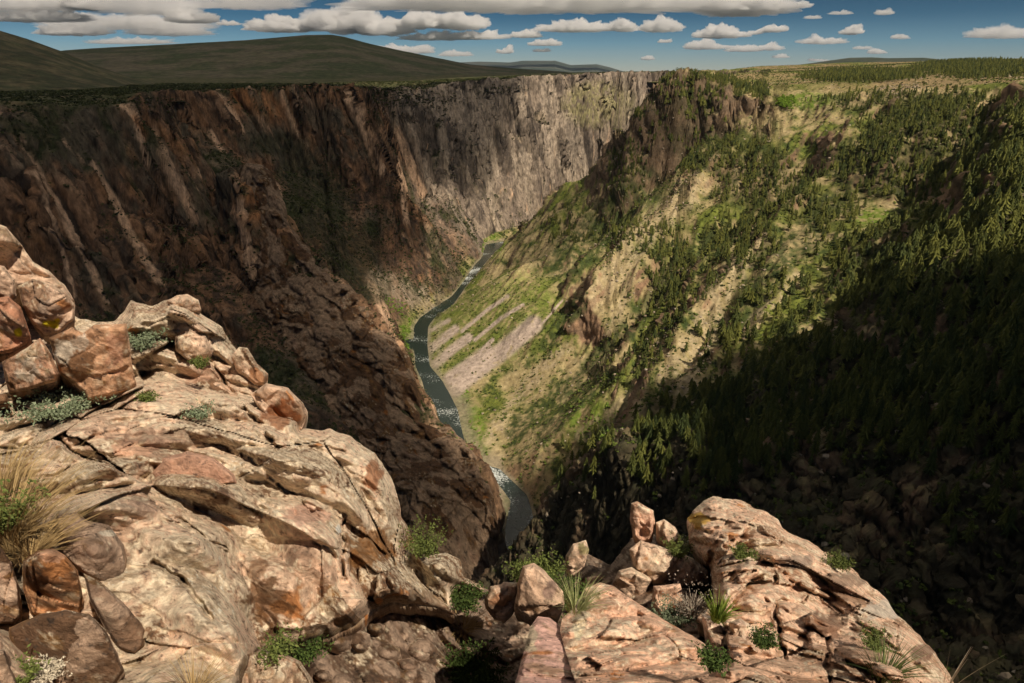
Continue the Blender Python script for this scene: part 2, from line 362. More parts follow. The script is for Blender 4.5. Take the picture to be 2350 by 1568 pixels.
# ---- what grows or lies where (ground colours)
def seg_mask(P, wpx, d0, d1, taper=True):
    """strip along a polyline found on the ground, width in photo units, within a distance range"""
    m = np.zeros(PX.shape, np.float32)
    ok = (gy > d0) & (gy < d1)
    for (a, b) in zip(P[:-1], P[1:]):
        ax, ay = a; bx, by = b; L2 = (bx - ax) ** 2 + (by - ay) ** 2
        t = np.clip(((PX - ax) * (bx - ax) + (PY - ay) * (by - ay)) / L2, 0, 1)
        d = np.hypot(PX - ax - t * (bx - ax), PY - ay - t * (by - ay))
        m = np.maximum(m, 1 - sstep(wpx * .5, wpx, d))
    return m * ok
nA = fbm(gx / 160, gy / 160, gz / 160, oct=4, seed=101)
nB = fbm(lx / 38, ly / 38, gz / 90, oct=4, seed=111)
nC = fbm(lx / 9, ly / 9, gz / 22, oct=3, seed=121)
nS = fbm(lx / 14, ly / 14, gz / 160, oct=4, seed=131)         # vertical streaks
nD = fbm(lx / 60, ly / 60, gz / 300, oct=3, seed=141, ridged=True)
brown = mixc(np.zeros(V.shape, np.float32) + np.array((.23, .128, .07), np.float32), (.055, .036, .025), sstep(-.18, .22, nS + .45 * nC))
brown = mixc(brown, (.34, .175, .08), sstep(.15, .5, nB + .35 * nS) * .65)
fr1 = ((fid * 37) % 101 / 100.).astype(np.float32); fr2 = ((fid2 * 53) % 97 / 96.).astype(np.float32)
brown = mixc(brown, (.05, .036, .026), sstep(.45, .6, fr1) * .45 + .3 * (fr2 > .6)); brown = mixc(brown, (.33, .20, .12), (fr2 > .88) * .5)
brown = mixc(brown, (.13, .11, .075), sstep(-.05, .3, nA + .3 * nC) * .75)
grey = mixc(np.zeros(V.shape, np.float32) + np.array((.27, .215, .165), np.float32), (.10, .08, .065), sstep(-.02, .3, fbm(lx / 34, ly / 34, gz / 420, oct=3, seed=133) + .25 * nS + .15 * nC))
grey = mixc(grey, (.46, .36, .25), sstep(.1, .45, nB) * .6)
grey = mixc(grey, (.16, .125, .10), sstep(900, -100, gx + 300 * nA) * .0 + .75 * sstep(.05, .3, fbm(lx / 80, ly / 80, gz / 260, oct=3, seed=161)))
grey = grey * (1 - .4 * (fr1 > .6))[..., None]
grey = mixc(grey, (.46, .38, .29), (fr1 < .25) * .35)
grey = mixc(grey, (.30, .27, .13), (1 - sstep(.6, 1.1, np.hypot((PX - 1370) / 90, (PY - 240) / 60))) * sstep(-.3, .1, nC) * .8)
farw = sstep(1900, 2250, gy + .2 * gx)
rock = mixc(brown, (0, 0, 0), farw * 0) * (1 - farw[..., None]) + grey * farw[..., None]
right = sstep(-40, 40, gx - np.interp(gy, [400, 637, 870, 1173, 1453, 1750, 2065, 2400], [-300, 0, -42, -153, -208, -146, -88, 0]))
far_r = (gy > 2000) & (gy - .35 * gx < np.interp(gx, [20, 200, 430, 680, 900, 1080, 1110, 6000], [2350, 2560, 2720, 2950, 3220, 3600, 9000, 9000]) - .35 * gx) & (gx > 20)
right = np.where(gy > 2150, far_r * 1.0, right)
redr = mixc(np.zeros(V.shape, np.float32) + np.array((.30, .19, .115), np.float32), (.12, .075, .05), sstep(-.1, .35, nC + .5 * nB))
redr = mixc(redr, (.13, .105, .07), sstep(1500, 1700, gy) * .6)
rock = rock * (1 - right[..., None] * .8) + redr * right[..., None] * .8
# dikes: pale bands that lean across the left wall
dk = sstep(.80, .93, nD) * sstep(-.1, .25, nA + .5 * nB) * (1 - right)
DK = [[(283,242),(300,270),(330,350),(340,385)],[(355,305),(372,350),(400,420),(445,505)],[(40,310),(110,430),(180,560),(245,690)],[(70,400),(140,560),(175,680)],
      [(212,380),(262,470),(330,590),(375,660)],[(380,400),(410,430),(440,500)],[(538,400),(545,440),(560,520),(580,640)],[(630,430),(650,480),(675,570),(700,680),(740,800)],
      [(545,480),(575,560),(600,660)],[(640,200),(655,240),(680,300),(700,330)],[(915,300),(945,400),(965,450)],[(905,370),(925,440),(935,510)],[(800,220),(830,280),(860,340)],
      [(845,640),(880,720),(905,800)],[(955,830),(975,900),(985,960),(1000,980)],[(1035,990),(1050,1060),(1052,1130)],[(1090,1090),(1112,1180),(1128,1280)],[(210,210),(260,225),(300,260)],
      [(480,300),(520,360)],[(750,600),(800,700),(860,830)],[(690,640),(760,800),(850,980),(930,1130)],[(860,900),(930,1040),(1010,1200)],[(820,260),(850,330),(870,390)],[(500,205),(520,240),(560,300)]]
for i, P in enumerate(DK):
    wob = [(a + 3 * math.sin(i * 3 + j * 2.1), b) for j, (a, b) in enumerate(P)]
    dk = np.maximum(dk, seg_mask(wob, (7, 12, 9)[i % 3], 600, 2300) * sstep(-.7, -.1, nB + .6 * nC + .25) * (1 - right))
rock = mixc(rock, (.60, .40, .26), dk * .9)
orange = np.zeros(PX.shape, np.float32)
for (X, Y, rx, ry) in [(585,450,60,90),(640,600,55,140),(720,720,60,120),(960,1120,60,110),(560,215,50,60),(620,230,60,60),(310,320,30,70),(880,900,60,120)]:
    orange = np.maximum(orange, (1 - sstep(.5, 1.1, np.hypot((PX - X) / rx, (PY - Y) / ry))))
rock = mixc(rock, (.40, .18, .07), orange * (gy < 2000) * (gy > 640) * sstep(-.3, .25, nS + .5 * nB) * .75 * (1 - right))
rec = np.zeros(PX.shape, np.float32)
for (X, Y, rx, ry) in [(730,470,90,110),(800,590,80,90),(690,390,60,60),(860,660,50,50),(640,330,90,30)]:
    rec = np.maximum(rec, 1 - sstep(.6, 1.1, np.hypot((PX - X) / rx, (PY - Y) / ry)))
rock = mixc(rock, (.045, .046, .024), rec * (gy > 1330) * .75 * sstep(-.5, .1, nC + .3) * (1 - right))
cr1 = seg_mask([(548,400),(600,420),(628,450),(680,550),(740,630),(820,705),(905,805),(950,900),(990,970),(1070,1060),(1110,1130),(1125,1230)], 26, 640, 1320) * sstep(-.4, .2, nS + .5 * nC)
rock = mixc(rock, (.40, .235, .13), cr1 * .6 * (1 - right))  # warm highlight painted into the rock along the buttress crest
# soil and green cover
soil = mixc(np.zeros(V.shape, np.float32) + np.array((.34, .27, .135), np.float32), (.45, .36, .20), sstep(-.1, .3, nC))
gdark = np.array((.045, .065, .018), np.float32); gmid = np.array((.155, .175, .035), np.float32); gbrt = np.array((.17, .20, .035), np.float32)
green = mixc(np.zeros(V.shape, np.float32) + gmid, gdark, sstep(-.05, .3, nB * .6 + nC * .6))
green = mixc(green, gbrt, sstep(.15, .5, nA + .4 * nB) * .6)
cov = sstep(-.25, .2, nA * .7 + nB * .8 + .35 * nC)
tex = mixc(soil, (0, 0, 0), cov) + green * cov[..., None]
bankg = np.zeros(PX.shape, np.float32)
for (X, Y, rx, ry) in [(935,770,30,60),(1125,560,40,40),(905,705,35,35),(1080,1010,60,90),(1085,960,30,40),(1060,880,30,60),(1370,970,90,60),(1860,230,70,25),(1165,1180,14,80),(2010,500,60,30)]:
    bankg = np.maximum(bankg, 1 - sstep(.5, 1.0, np.hypot((PX - X) / rx, (PY - Y) / ry)))
tex = mixc(tex, (.14, .20, .028), bankg * sstep(-.3, .25, nC + .1) * (gy > 300))
steepv = 1 - sstep(.52, .78, nz + .12 * nB)
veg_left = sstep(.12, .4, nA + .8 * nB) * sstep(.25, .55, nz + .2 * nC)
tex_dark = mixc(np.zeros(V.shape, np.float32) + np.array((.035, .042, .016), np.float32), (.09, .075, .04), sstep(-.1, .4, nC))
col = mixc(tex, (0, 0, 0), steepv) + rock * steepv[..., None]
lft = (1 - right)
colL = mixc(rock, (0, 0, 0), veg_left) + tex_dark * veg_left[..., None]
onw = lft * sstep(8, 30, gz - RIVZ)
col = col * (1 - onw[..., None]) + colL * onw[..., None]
# left plateau above the rim: dark sage
plat = (1 - right) * sstep(-75, -55, gz) * sstep(.80, .93, bil(1 / np.sqrt(1 + SL ** 2), gx, gy))
sage = mixc(np.zeros(V.shape, np.float32) + np.array((.060, .062, .024), np.float32), (.13, .10, .055), sstep(.05, .4, nB))
col = col * (1 - plat[..., None]) + sage * plat[..., None]
# right plateau: golden grass and scrub
rp = right * sstep(-60, -25, gz + 10 * nB) * sstep(.90, .97, bil(1 / np.sqrt(1 + SL ** 2), gx, gy)) * (gx > 300)
gold = mixc(np.zeros(V.shape, np.float32) + np.array((.27, .20, .10), np.float32), (.13, .15, .03), sstep(-.1, .25, fbm(gx / 120, gy / 120, oct=4, seed=151)))
col = col * (1 - rp[..., None]) + gold * rp[..., None]
# scree chutes of the fan
fan = np.zeros(PX.shape, np.float32)
for P, wd in [([(1045,890),(1100,845),(1160,800),(1225,745)], 34), ([(1035,870),(1120,810)], 30), ([(990,800),(1020,775),(1045,755)], 16), ([(1000,835),(1040,800),(1075,775)], 18),
              ([(1060,760),(1120,710),(1165,680)], 7), ([(1090,780),(1150,730),(1200,700)], 7), ([(1075,850),(1110,800),(1130,780)], 8), ([(1230,760),(1290,690)], 4), ([(985,760),(1030,735)], 8)]:
    fan = np.maximum(fan, seg_mask([(a + 0, b) for a, b in P], wd * .8, 900, 1700) * right)
fan *= sstep(-.75, -.1, nC + .3 * nB + .25 * nS)
fang = seg_mask([(1000,790),(1100,760),(1200,720)], 130, 900, 1700) * right * (1 - steepv)
col = mixc(col, (.15, .185, .035), fang * .8 * sstep(-.35, .1, nC))
col = mixc(col, (.43, .345, .285), fan)
tal = seg_mask([(870,640),(930,680),(990,690)], 40, 1200, 1900) * (1 - right)
col = mixc(col, (.30, .24, .17), tal * sstep(-.2, .3, nC))
bar = seg_mask([(1128,1125),(1140,1200),(1135,1270)], 26, 600, 900) * (gz < -535)
col = mixc(col, (.21, .165, .135), bar)
shore = 1 - sstep(RIVZ + 1, RIVZ + 5, gz)
col = mixc(col, (.26, .22, .16), shore * .7)
lr = seg_mask([(1600,420),(1550,470),(1450,570),(1370,680)], 42, 1000, 1800)
for P, wd in [([(1740,540),(1690,620),(1640,700),(1590,790),(1530,870)], 34), ([(1470,900),(1400,960),(1340,1000)], 26), ([(1300,800),(1240,850),(1170,930),(1120,1010)], 20), ([(1830,640),(1760,700),(1720,760)], 22), ([(1660,740),(1610,840),(1560,900)], 20), ([(1450,640),(1420,720),(1400,760)], 10)]:
    lr = np.maximum(lr, seg_mask(P, wd, 500, 1800))
lr = lr * right * (1 - steepv * .5)
gl = np.zeros(PX.shape, np.float32)
for P, wd in [([(1640,540),(1520,660),(1430,770),(1320,880),(1180,990)], 30), ([(1330,700),(1290,740),(1260,790)], 26), ([(1480,430),(1400,500),(1300,600)], 60), ([(1900,470),(1800,600),(1700,720)], 40), ([(1400,860),(1300,940),(1250,1000)], 26)]:
    gl = np.maximum(gl, seg_mask(P, wd, 500, 2000))
col = mixc(col, (.050, .068, .020), gl * right * sstep(-.4, .1, nC + .5 * nB) * .85)  # dark gully shrubs, also painted in for the shade of the gullies
col = mixc(col, (.45, .36, .22), lr * sstep(-.25, .15, nC) * .85)  # pale crest rock, also painted in for sunlight on the ridges
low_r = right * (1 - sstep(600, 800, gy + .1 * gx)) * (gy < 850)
col = mixc(col, (.055, .05, .03), low_r * sstep(-.7, .0, nB + .4 * nC) * .9)  # shade of the near right gully painted into the ground colour
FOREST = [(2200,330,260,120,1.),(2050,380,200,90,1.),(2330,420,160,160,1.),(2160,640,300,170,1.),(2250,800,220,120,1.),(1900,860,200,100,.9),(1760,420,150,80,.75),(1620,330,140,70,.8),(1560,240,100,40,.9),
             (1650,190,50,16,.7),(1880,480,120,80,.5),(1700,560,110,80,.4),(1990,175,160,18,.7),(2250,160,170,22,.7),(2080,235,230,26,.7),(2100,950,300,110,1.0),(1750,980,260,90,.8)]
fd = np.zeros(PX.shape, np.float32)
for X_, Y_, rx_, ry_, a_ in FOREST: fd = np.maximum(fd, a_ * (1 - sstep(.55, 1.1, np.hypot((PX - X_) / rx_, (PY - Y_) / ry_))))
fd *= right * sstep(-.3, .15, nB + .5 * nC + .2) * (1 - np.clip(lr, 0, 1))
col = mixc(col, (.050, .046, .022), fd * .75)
col = np.clip(col, .004, .8)
# ---- split in named sheets
idx = np.arange(NAZ * NROW).reshape(NAZ, NROW)
F = np.stack([idx[:-1, :-1], idx[:-1, 1:], idx[1:, 1:], idx[1:, :-1]], -1).reshape(-1, 4)
Vf = V.reshape(-1, 3); Cf = col.reshape(-1, 3)
fr = right.ravel()[F[:, 0]]; fg = gz.ravel()[F[:, 0]]; fx = Vf[F[:, 0], 0]; fy = Vf[F[:, 0], 1]
is_plat = (fr < .5) & (plat.ravel()[F[:, 0]] > .5)
is_far = (fr < .5) & ~is_plat & (farw.ravel()[F[:, 0]] > .5)
is_left = (fr < .5) & ~is_plat & ~is_far
is_right = fr >= .5
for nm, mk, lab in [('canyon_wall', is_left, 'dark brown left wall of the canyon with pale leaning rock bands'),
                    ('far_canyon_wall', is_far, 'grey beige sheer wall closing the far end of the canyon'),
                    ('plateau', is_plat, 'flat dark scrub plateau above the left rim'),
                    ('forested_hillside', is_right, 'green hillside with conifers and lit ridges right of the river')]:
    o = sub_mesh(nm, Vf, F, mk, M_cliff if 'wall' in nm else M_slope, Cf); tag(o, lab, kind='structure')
# ---- the rest of the land round the camera, coarse
az2 = np.linspace(R(48), R(313), 150); rr2 = 16 * (4700 / 16) ** np.linspace(0, 1, 260)
A_, R_ = np.meshgrid(az2, rr2, indexing='ij'); x2 = R_ * np.sin(A_); y2 = R_ * np.cos(A_); z2 = H(x2, y2)
i2 = np.arange(x2.size).reshape(x2.shape)
F2 = np.stack([i2[:-1, :-1], i2[:-1, 1:], i2[1:, 1:], i2[1:, :-1]], -1).reshape(-1, 4)
c2 = np.zeros((x2.size, 3), np.float32) + (.13, .12, .05); c2[:, 0] += .06 * fbm(x2 / 60, y2 / 60, oct=3, seed=9).ravel()
tag(mesh_np('ground', np.stack([x2, y2, z2], -1).reshape(-1, 3), F2, M_slope, c2), 'scrub ground behind the viewpoint', kind='structure')
# ---- outlying land: skylines given by direction and distance
def skyline(name, P, rs, drop, col, r_in, z_in, mat, label, amp, tex_s, back=1.6, rows=90, n=700):
    P = sorted(P); X = np.linspace(P[0][0], P[-1][0], n)
    Y = np.interp(X, [p[0] for p in P], [p[1] for p in P])
    a, b, c = ray(X, Y); azm = np.arctan2(a, b + 0 * a); el = c / np.hypot(a, b)
    t = np.linspace(0, 1, rows); VV = []
    for q in t:                                # front slope from the plateau to the crest
        r = r_in * (rs / r_in) ** q; z = z_in + (el * rs - z_in) * (q ** 1.25)
        VV.append((r, z))
    for q in np.linspace(.05, 1, 20): VV.append((rs * (1 + (back - 1) * q), el * rs * (1 - q) + drop * q))
    Rr = np.stack([np.zeros(n) + r for r, z in VV], 1); Zz = np.stack([np.zeros(n) + z for r, z in VV], 1)
    x = Rr * np.sin(azm)[:, None]; y = Rr * np.cos(azm)[:, None]
    env = np.sin(np.pi * np.clip(np.linspace(0, 1, Rr.shape[1]) * 1.15, 0, 1))[None, :]
    Zz = Zz + amp * env * fbm(x / tex_s, y / tex_s, oct=5, seed=5) + amp * .03 * fbm(x / (tex_s * .06), y / (tex_s * .06), oct=2, seed=6)
    ii = np.arange(x.size).reshape(x.shape)
    FF = np.stack([ii[:-1, :-1], ii[:-1, 1:], ii[1:, 1:], ii[1:, :-1]], -1).reshape(-1, 4)
    m_ = fbm(x / tex_s * 3, y / tex_s * 3, oct=6, seed=8, gain=.65)
    C = mixc(np.zeros(x.shape + (3,), np.float32) + np.array(col[0], np.float32), col[1], sstep(-.15, .25, m_)).reshape(-1, 3)
    return tag(mesh_np(name, np.stack([x, y, Zz], -1).reshape(-1, 3), FF, mat, C), label, kind='structure')
skyline('near_hill', [(-900,-120),(-500,-60),(-200,10),(0,70),(60,88),(150,120),(220,150),(300,178),(420,205)], 2900, -60, ((.040,.045,.020),(.10,.085,.045)), 1750, -62, M_far, 'dark hillside sloping in from the left edge behind the rim', 12, 300)
skyline('mesa', [(-1500,150),(-300,130),(100,122),(150,115),(250,108),(400,101),(560,92),(700,80),(760,79),(790,84),(850,100),(920,115),(1000,132),(1080,148),(1200,158),(1350,168),(1500,172)], 6500, -150, ((.045,.055,.022),(.10,.085,.055)), 3300, -75, M_far, 'long dark mesa behind the left rim', 30, 900)
skyline('blue_mountain', [(900,150),(1050,143),(1100,141),(1170,143),(1200,139),(1275,139),(1310,149),(1370,147),(1400,154),(1430,163),(1560,172)], 38000, -1500, ((.05,.065,.05),(.09,.09,.07)), 12000, -400, M_far, 'distant flat topped blue mountains in the middle of the skyline', 60, 5000)
skyline('right_plateau', [(1480,172),(1560,176),(1620,171),(1700,162),(1760,155),(1850,147),(1950,143),(2050,142),(2150,140),(2350,133),(3000,120),(4500,110)], 5200, -150, ((.13,.15,.035),(.28,.21,.11)), 3300, -45, M_far, 'golden scrub plateau rising to the right skyline', 6, 300)
skyline('distant_peak', [(1700,166),(1800,152),(1850,146),(1900,139),(1950,132),(2000,131),(2040,133),(2120,132),(2180,138),(2300,150)], 16000, -500, ((.045,.055,.03),(.08,.08,.05)), 7000, -120, M_far, 'low dark peak beyond the right plateau', 30, 1500)
# ---- river
def river():
    m, t, b = new_mat('river_water', .08); b.inputs['Base Color'].default_value = (.012, .022, .018, 1); b.inputs['Specular IOR Level'].default_value = .5
    N = t.nodes.new; Lk = t.links.new
    g = N('ShaderNodeNewGeometry')
    n = N('ShaderNodeTexNoise'); n.inputs['Scale'].default_value = .30; n.inputs['Detail'].default_value = 8; n.inputs['Roughness'].default_value = .7; Lk(g.outputs['Position'], n.inputs[0])
    n2 = N('ShaderNodeTexNoise'); n2.inputs['Scale'].default_value = .011; n2.inputs['Detail'].default_value = 2; Lk(g.outputs['Position'], n2.inputs[0])
    ad = N('ShaderNodeMath'); ad.operation = 'ADD'; Lk(n.outputs[0], ad.inputs[0]); Lk(n2.outputs[0], ad.inputs[1])
    mr = N('ShaderNodeMapRange'); mr.inputs[1].default_value = 1.11; mr.inputs[2].default_value = 1.24; Lk(ad.outputs[0], mr.inputs[0])
    mx = N('ShaderNodeMixRGB'); mx.inputs[1].default_value = (.014, .026, .020, 1); mx.inputs[2].default_value = (.60, .64, .62, 1)
    Lk(mr.outputs[0], mx.inputs[0]); Lk(mx.outputs[0], b.inputs['Base Color'])
    rr = N('ShaderNodeMapRange'); rr.inputs[3].default_value = .12; rr.inputs[4].default_value = .8; Lk(mr.outputs[0], rr.inputs[0]); Lk(rr.outputs[0], b.inputs['Roughness'])
    bp = N('ShaderNodeBump'); bp.inputs['Strength'].default_value = .4; bp.inputs['Distance'].default_value = .6; Lk(n.outputs[0], bp.inputs['Height']); Lk(bp.outputs[0], b.inputs['Normal'])
    Vr = np.array([(-1800, 300, -550.4), (1800, 300, -550.4), (1800, 3000, -550.4), (-1800, 3000, -550.4)])
    tag(mesh_np('river', Vr, np.array([[0, 1, 2, 3]]), m), 'dark green river with white rapids on the canyon floor', kind='structure')
river()
# ================================================================ vegetation and loose rock on the far slopes
rs = np.random.RandomState(11)
gdist = np.sqrt((V ** 2).sum(-1))
elev = np.arctan2(V[..., 2], np.hypot(V[..., 0], V[..., 1]))
cm = np.maximum.accumulate(elev, axis=1)
vis = elev >= cm - .012
dA = np.linalg.norm(np.cross(np.gradient(V, axis=0), np.gradient(V, axis=1)), axis=-1)
PXf, PYf = project(V[..., 0], V[..., 1], V[..., 2])
inframe = (PXf > -60) & (PXf < 2420) & (PYf < 1640)
dA = dA * vis * inframe
def blob(L):
    m = np.zeros(PXf.shape, np.float32)
    for X, Y, rx, ry, a in L:
        m = np.maximum(m, a * (1 - sstep(.55, 1.1, np.hypot((PXf - X) / rx, (PYf - Y) / ry))))
    return m
def pick(dens, per_m2_scale, seed):
    r = np.random.RandomState(seed)
    p = dens * dA * per_m2_scale
    k = r.poisson(np.clip(p, 0, 3)).ravel(); ids = np.repeat(np.arange(k.size), k)
    P = V.reshape(-1, 3)[ids].copy()
    s = np.sqrt(dA.ravel()[ids])[:, None]
    P[:, :2] += (r.rand(len(ids), 2) - .5) * np.minimum(s, 12)
    return P, ids, r
def conifer_proto(tiers, n, seed, frac=.12):
    r = np.random.RandomState(seed); Vv = []; Ff = []
    for i in range(tiers):
        t = i / tiers; z0 = frac + (1 - frac) * t; ht = (1 - frac) / tiers * 1.9
        rad = .18 * (1 - t) ** .8 * (1 if t > .12 else .8) + .012
        apex = len(Vv); Vv.append((0, 0, min(1.0, z0 + ht)))
        a0 = r.rand() * 6.28
        for j in range(n):
            a = a0 + j * 6.283 / n + (r.rand() - .5) * .35; q = rad * (.6 + .75 * r.rand())
            da = 3.1416 / n * 1.05
            b = len(Vv)
            Vv += [(q * math.cos(a), q * math.sin(a), z0 - .03 * r.rand()),
                   (q * .45 * math.cos(a - da), q * .45 * math.sin(a - da), z0 + ht * .25), (q * .45 * math.cos(a + da), q * .45 * math.sin(a + da), z0 + ht * .25)]
            Ff += [(apex, b + 1, b), (apex, b, b + 2)]
    return np.array(Vv, np.float32), np.array(Ff, np.int32)
def clump_proto(n, seed, flat=.7, leaf=.42):
    r = np.random.RandomState(seed); Vv = []; Ff = []
    for i in range(n):
        d = r.normal(size=3); d /= np.linalg.norm(d); c = d * (.55 + .45 * r.rand()) * (1, 1, flat); c[2] = abs(c[2]) * .9 + .1
        u = r.normal(size=3); u /= np.linalg.norm(u); v = np.cross(d, u); v /= np.linalg.norm(v) + 1e-6; s = leaf * (.6 + .7 * r.rand())
        b = len(Vv); Vv += [c + u * s, c + v * s, c - u * s * .8, c - v * s]; Ff += [(b, b + 1, b + 2), (b, b + 2, b + 3)]
    return np.array(Vv, np.float32), np.array(Ff, np.int32)
def rock_proto(seed, sub=1):
    import bmesh
    bm = bmesh.new(); bmesh.ops.create_icosphere(bm, subdivisions=sub, radius=1)
    r = np.random.RandomState(seed)
    Vv = np.array([v.co[:] for v in bm.verts]); Ff = np.array([[v.index for v in f.verts] for f in bm.faces]); bm.free()
    for _ in range(5):
        d = r.normal(size=3); d /= np.linalg.norm(d); h = .45 + .3 * r.rand(); q = Vv @ d
        Vv = Vv - np.maximum(q - h, 0)[:, None] * d
    return Vv.astype(np.float32), Ff.astype(np.int32)
def merge(protos, P, S, W, A, C, name, mat, seed=0, smooth=False):
    """one mesh of many small pieces: position, height, width, turn, colour"""
    r = np.random.RandomState(seed); which = r.randint(len(protos), size=len(P)); VV = []; FF = []; CC = []; off = 0
    for k, (pv, pf) in enumerate(protos):
        ii = np.where(which == k)[0]
        if not len(ii): continue
        c, s = np.cos(A[ii])[:, None], np.sin(A[ii])[:, None]
        x = (pv[None, :, 0] * c - pv[None, :, 1] * s) * W[ii][:, None]; y = (pv[None, :, 0] * s + pv[None, :, 1] * c) * W[ii][:, None]
        z = pv[None, :, 2] * S[ii][:, None]
        v = np.stack([x, y, z], -1) + P[ii][:, None, :]
        VV.append(v.reshape(-1, 3)); n = len(pv)
        FF.append((pf[None] + (np.arange(len(ii)) * n)[:, None, None] + off).reshape(-1, 3)); off += n * len(ii)
        CC.append(np.repeat(C[ii], n, axis=0))
    return mesh_np(name, np.concatenate(VV), np.concatenate(FF), mat, np.concatenate(CC).astype(np.float32), smooth)
M_leaf = attr_mat('foliage', .5, .3, .3, .4, rough=.8)
M_bark, _t, _b = new_mat('bark', .95); _b.inputs['Base Color'].default_value = (.10, .075, .055, 1)
M_rocks = attr_mat('loose_rock', .4, .8, .5, .35)
R_ = right
nF = fbm(gx / 70, gy / 70, oct=3, seed=201)
# --- conifers
dens = blob([(2200,330,260,120,1.5),(2050,380,200,90,1.5),(2330,420,160,160,1.5),(2160,640,300,170,1.3),(2250,800,220,120,1.3),(1900,860,200,100,1.),(1760,420,150,80,.75),(1620,330,140,70,.8),(1560,240,100,40,.9),
             (1650,190,50,16,.7),(1880,480,120,80,.5),(1700,560,110,80,.4),(1560,640,90,90,.35),(1990,175,160,18,.9),(2250,160,170,22,.9),(2080,235,230,26,.7),(1480,560,120,60,.3),(1330,520,90,60,.3),(1800,700,120,80,.4),(1650,800,110,60,.3),(1500,780,120,120,.12),
             (2100,950,320,130,1.1),(1750,1000,300,110,1.0),(1600,1080,250,60,.6),(1350,1080,120,90,.3),(2250,1150,150,150,.5)])
clear = blob([(1850,275,85,40,1),(1900,320,60,30,1),(2130,175,60,20,.8),(1700,290,50,40,.9),(1400,620,50,80,.9),(1720,620,60,90,.55),(1560,820,70,90,.6),(2030,500,60,22,1),(1960,520,60,20,.7)])
nF2 = sstep(-.25, .12, nF)
dens = dens * (1 - clear) * R_ * (.4 + .6 * nF2) * sstep(.45, .7, nz + .15)
dens = np.maximum(dens, blob([(1570,225,100,55,.8),(1500,280,60,60,.5),(1440,400,60,90,.45),(1700,215,70,30,.5)]) * R_ * sstep(.2, .5, nz))
P, ids, r = pick(dens, 1 / 62., 3)
# two trees never share a spot
key = np.unique((P[:, 0] / 4).astype(int) * 100000 + (P[:, 1] / 4).astype(int), return_index=True)[1]; P = P[key]
P[:, 2] -= .5
hgt = (9 + 14 * r.rand(len(P)) ** 1.3) * np.interp(P[:, 1], [300, 700, 1500], [1.15, 1.1, .8])
shade = r.rand(len(P))[:, None]
Ccol = np.array([.15, .155, .033]) * (1 - shade) + np.array([.045, .062, .018]) * shade
print('conifers', len(P))
fwd = hgt / np.linalg.norm(P, axis=1)
pxx, pyy = project(P[:, 0], P[:, 1], P[:, 2] + hgt * .5)
okv = (pxx > 0) & (pxx < 2350) & ~((pxx > 1300) & (pyy > 1180))
order = np.argsort(-(fwd * okv)); near_i, rest_i = order[:290], order[290:]
def dup_mesh_obj(name, me, parent):
    o = bpy.data.objects.new(name, me); return link(o, parent)
tree_me = []
for k in range(6):
    pv, pf = conifer_proto(13, 11, 40 + k)
    col_ = np.array([(.078, .092, .022), (.095, .11, .025), (.05, .068, .02)][k % 3], np.float32)
    o = mesh_np('crown', pv, pf, M_leaf, np.repeat(col_[None], len(pv), 0), False); me = o.data; bpy.data.objects.remove(o)
    t_ = np.linspace(0, 1, 5); tv = []; tf = []
    for q in t_:
        for j in range(6): tv.append((.02 * (1 - .85 * q) * math.cos(j * 1.047), .02 * (1 - .85 * q) * math.sin(j * 1.047), q * .93 - .04))
    for a in range(4):
        for j in range(6): tf.append((a * 6 + j, a * 6 + (j + 1) % 6, a * 6 + 6 + (j + 1) % 6, a * 6 + 6 + j))
    o = mesh_np('trunk', np.array(tv), np.array(tf), M_bark); tm = o.data; bpy.data.objects.remove(o)
    tree_me.append((me, tm))
for n_, i in enumerate(near_i):
    root = link(bpy.data.objects.new('conifer', None)); root.location = P[i]; root.empty_display_size = 1
    s = hgt[i]; wd = 1.0 + .5 * rs.rand(); root.scale = (s * wd, s * wd, s); root.rotation_euler = (0, 0, rs.rand() * 6)
    tag(root, 'narrow dark green conifer among the many on the wooded slope right of the river', 'tree', 'conifers on the wooded slope right of the river')
    me, tm = tree_me[n_ % 6]; dup_mesh_obj('crown', me, root); dup_mesh_obj('trunk', tm, root)
protos = [conifer_proto(7, 6, 70 + k) for k in range(6)]
ri = rest_i
o = merge(protos, P[ri], hgt[ri], hgt[ri] * (1.1 + .8 * rs.rand(len(ri))), rs.rand(len(ri)) * 6, Ccol[ri], 'conifer_forest', M_leaf, 1)
tag(o, 'distant conifers covering the right hillside as one wood', 'forest', kind='stuff')
# --- bright aspens round the meadow
dA_as = blob([(1838,240,62,17,1.),(1990,262,40,12,.8),(1985,500,50,16,.6),(1920,305,30,8,.3)]) * R_
P, ids, r = pick(dA_as, 1 / 60., 5)
pv_as = [clump_proto(90, 90 + k, 1.0, .24) for k in range(4)]; as_me = []
for k in range(4):
    pv, pf = pv_as[k]; pv = pv.copy() * (.34, .34, .34); pv[:, 2] = pv[:, 2] * 1.25 + .45
    o = mesh_np('crown', pv, pf, M_leaf, np.repeat(np.array([[.17, .27, .03]], np.float32), len(pv), 0), False); me = o.data; bpy.data.objects.remove(o); as_me.append(me)
print('aspens', len(P))
for i in range(min(len(P), 120)):
    root = link(bpy.data.objects.new('aspen', None)); root.location = P[i]; s = 9 + 5 * r.rand(); root.scale = (s, s, s); root.rotation_euler = (0, 0, r.rand() * 6)
    tag(root, 'bright yellow green broadleaf tree in the groves beside the hillside meadow', 'tree', 'bright green trees beside the hillside meadow')
    dup_mesh_obj('crown', as_me[i % 4], root); dup_mesh_obj('trunk', tree_me[0][1], root)
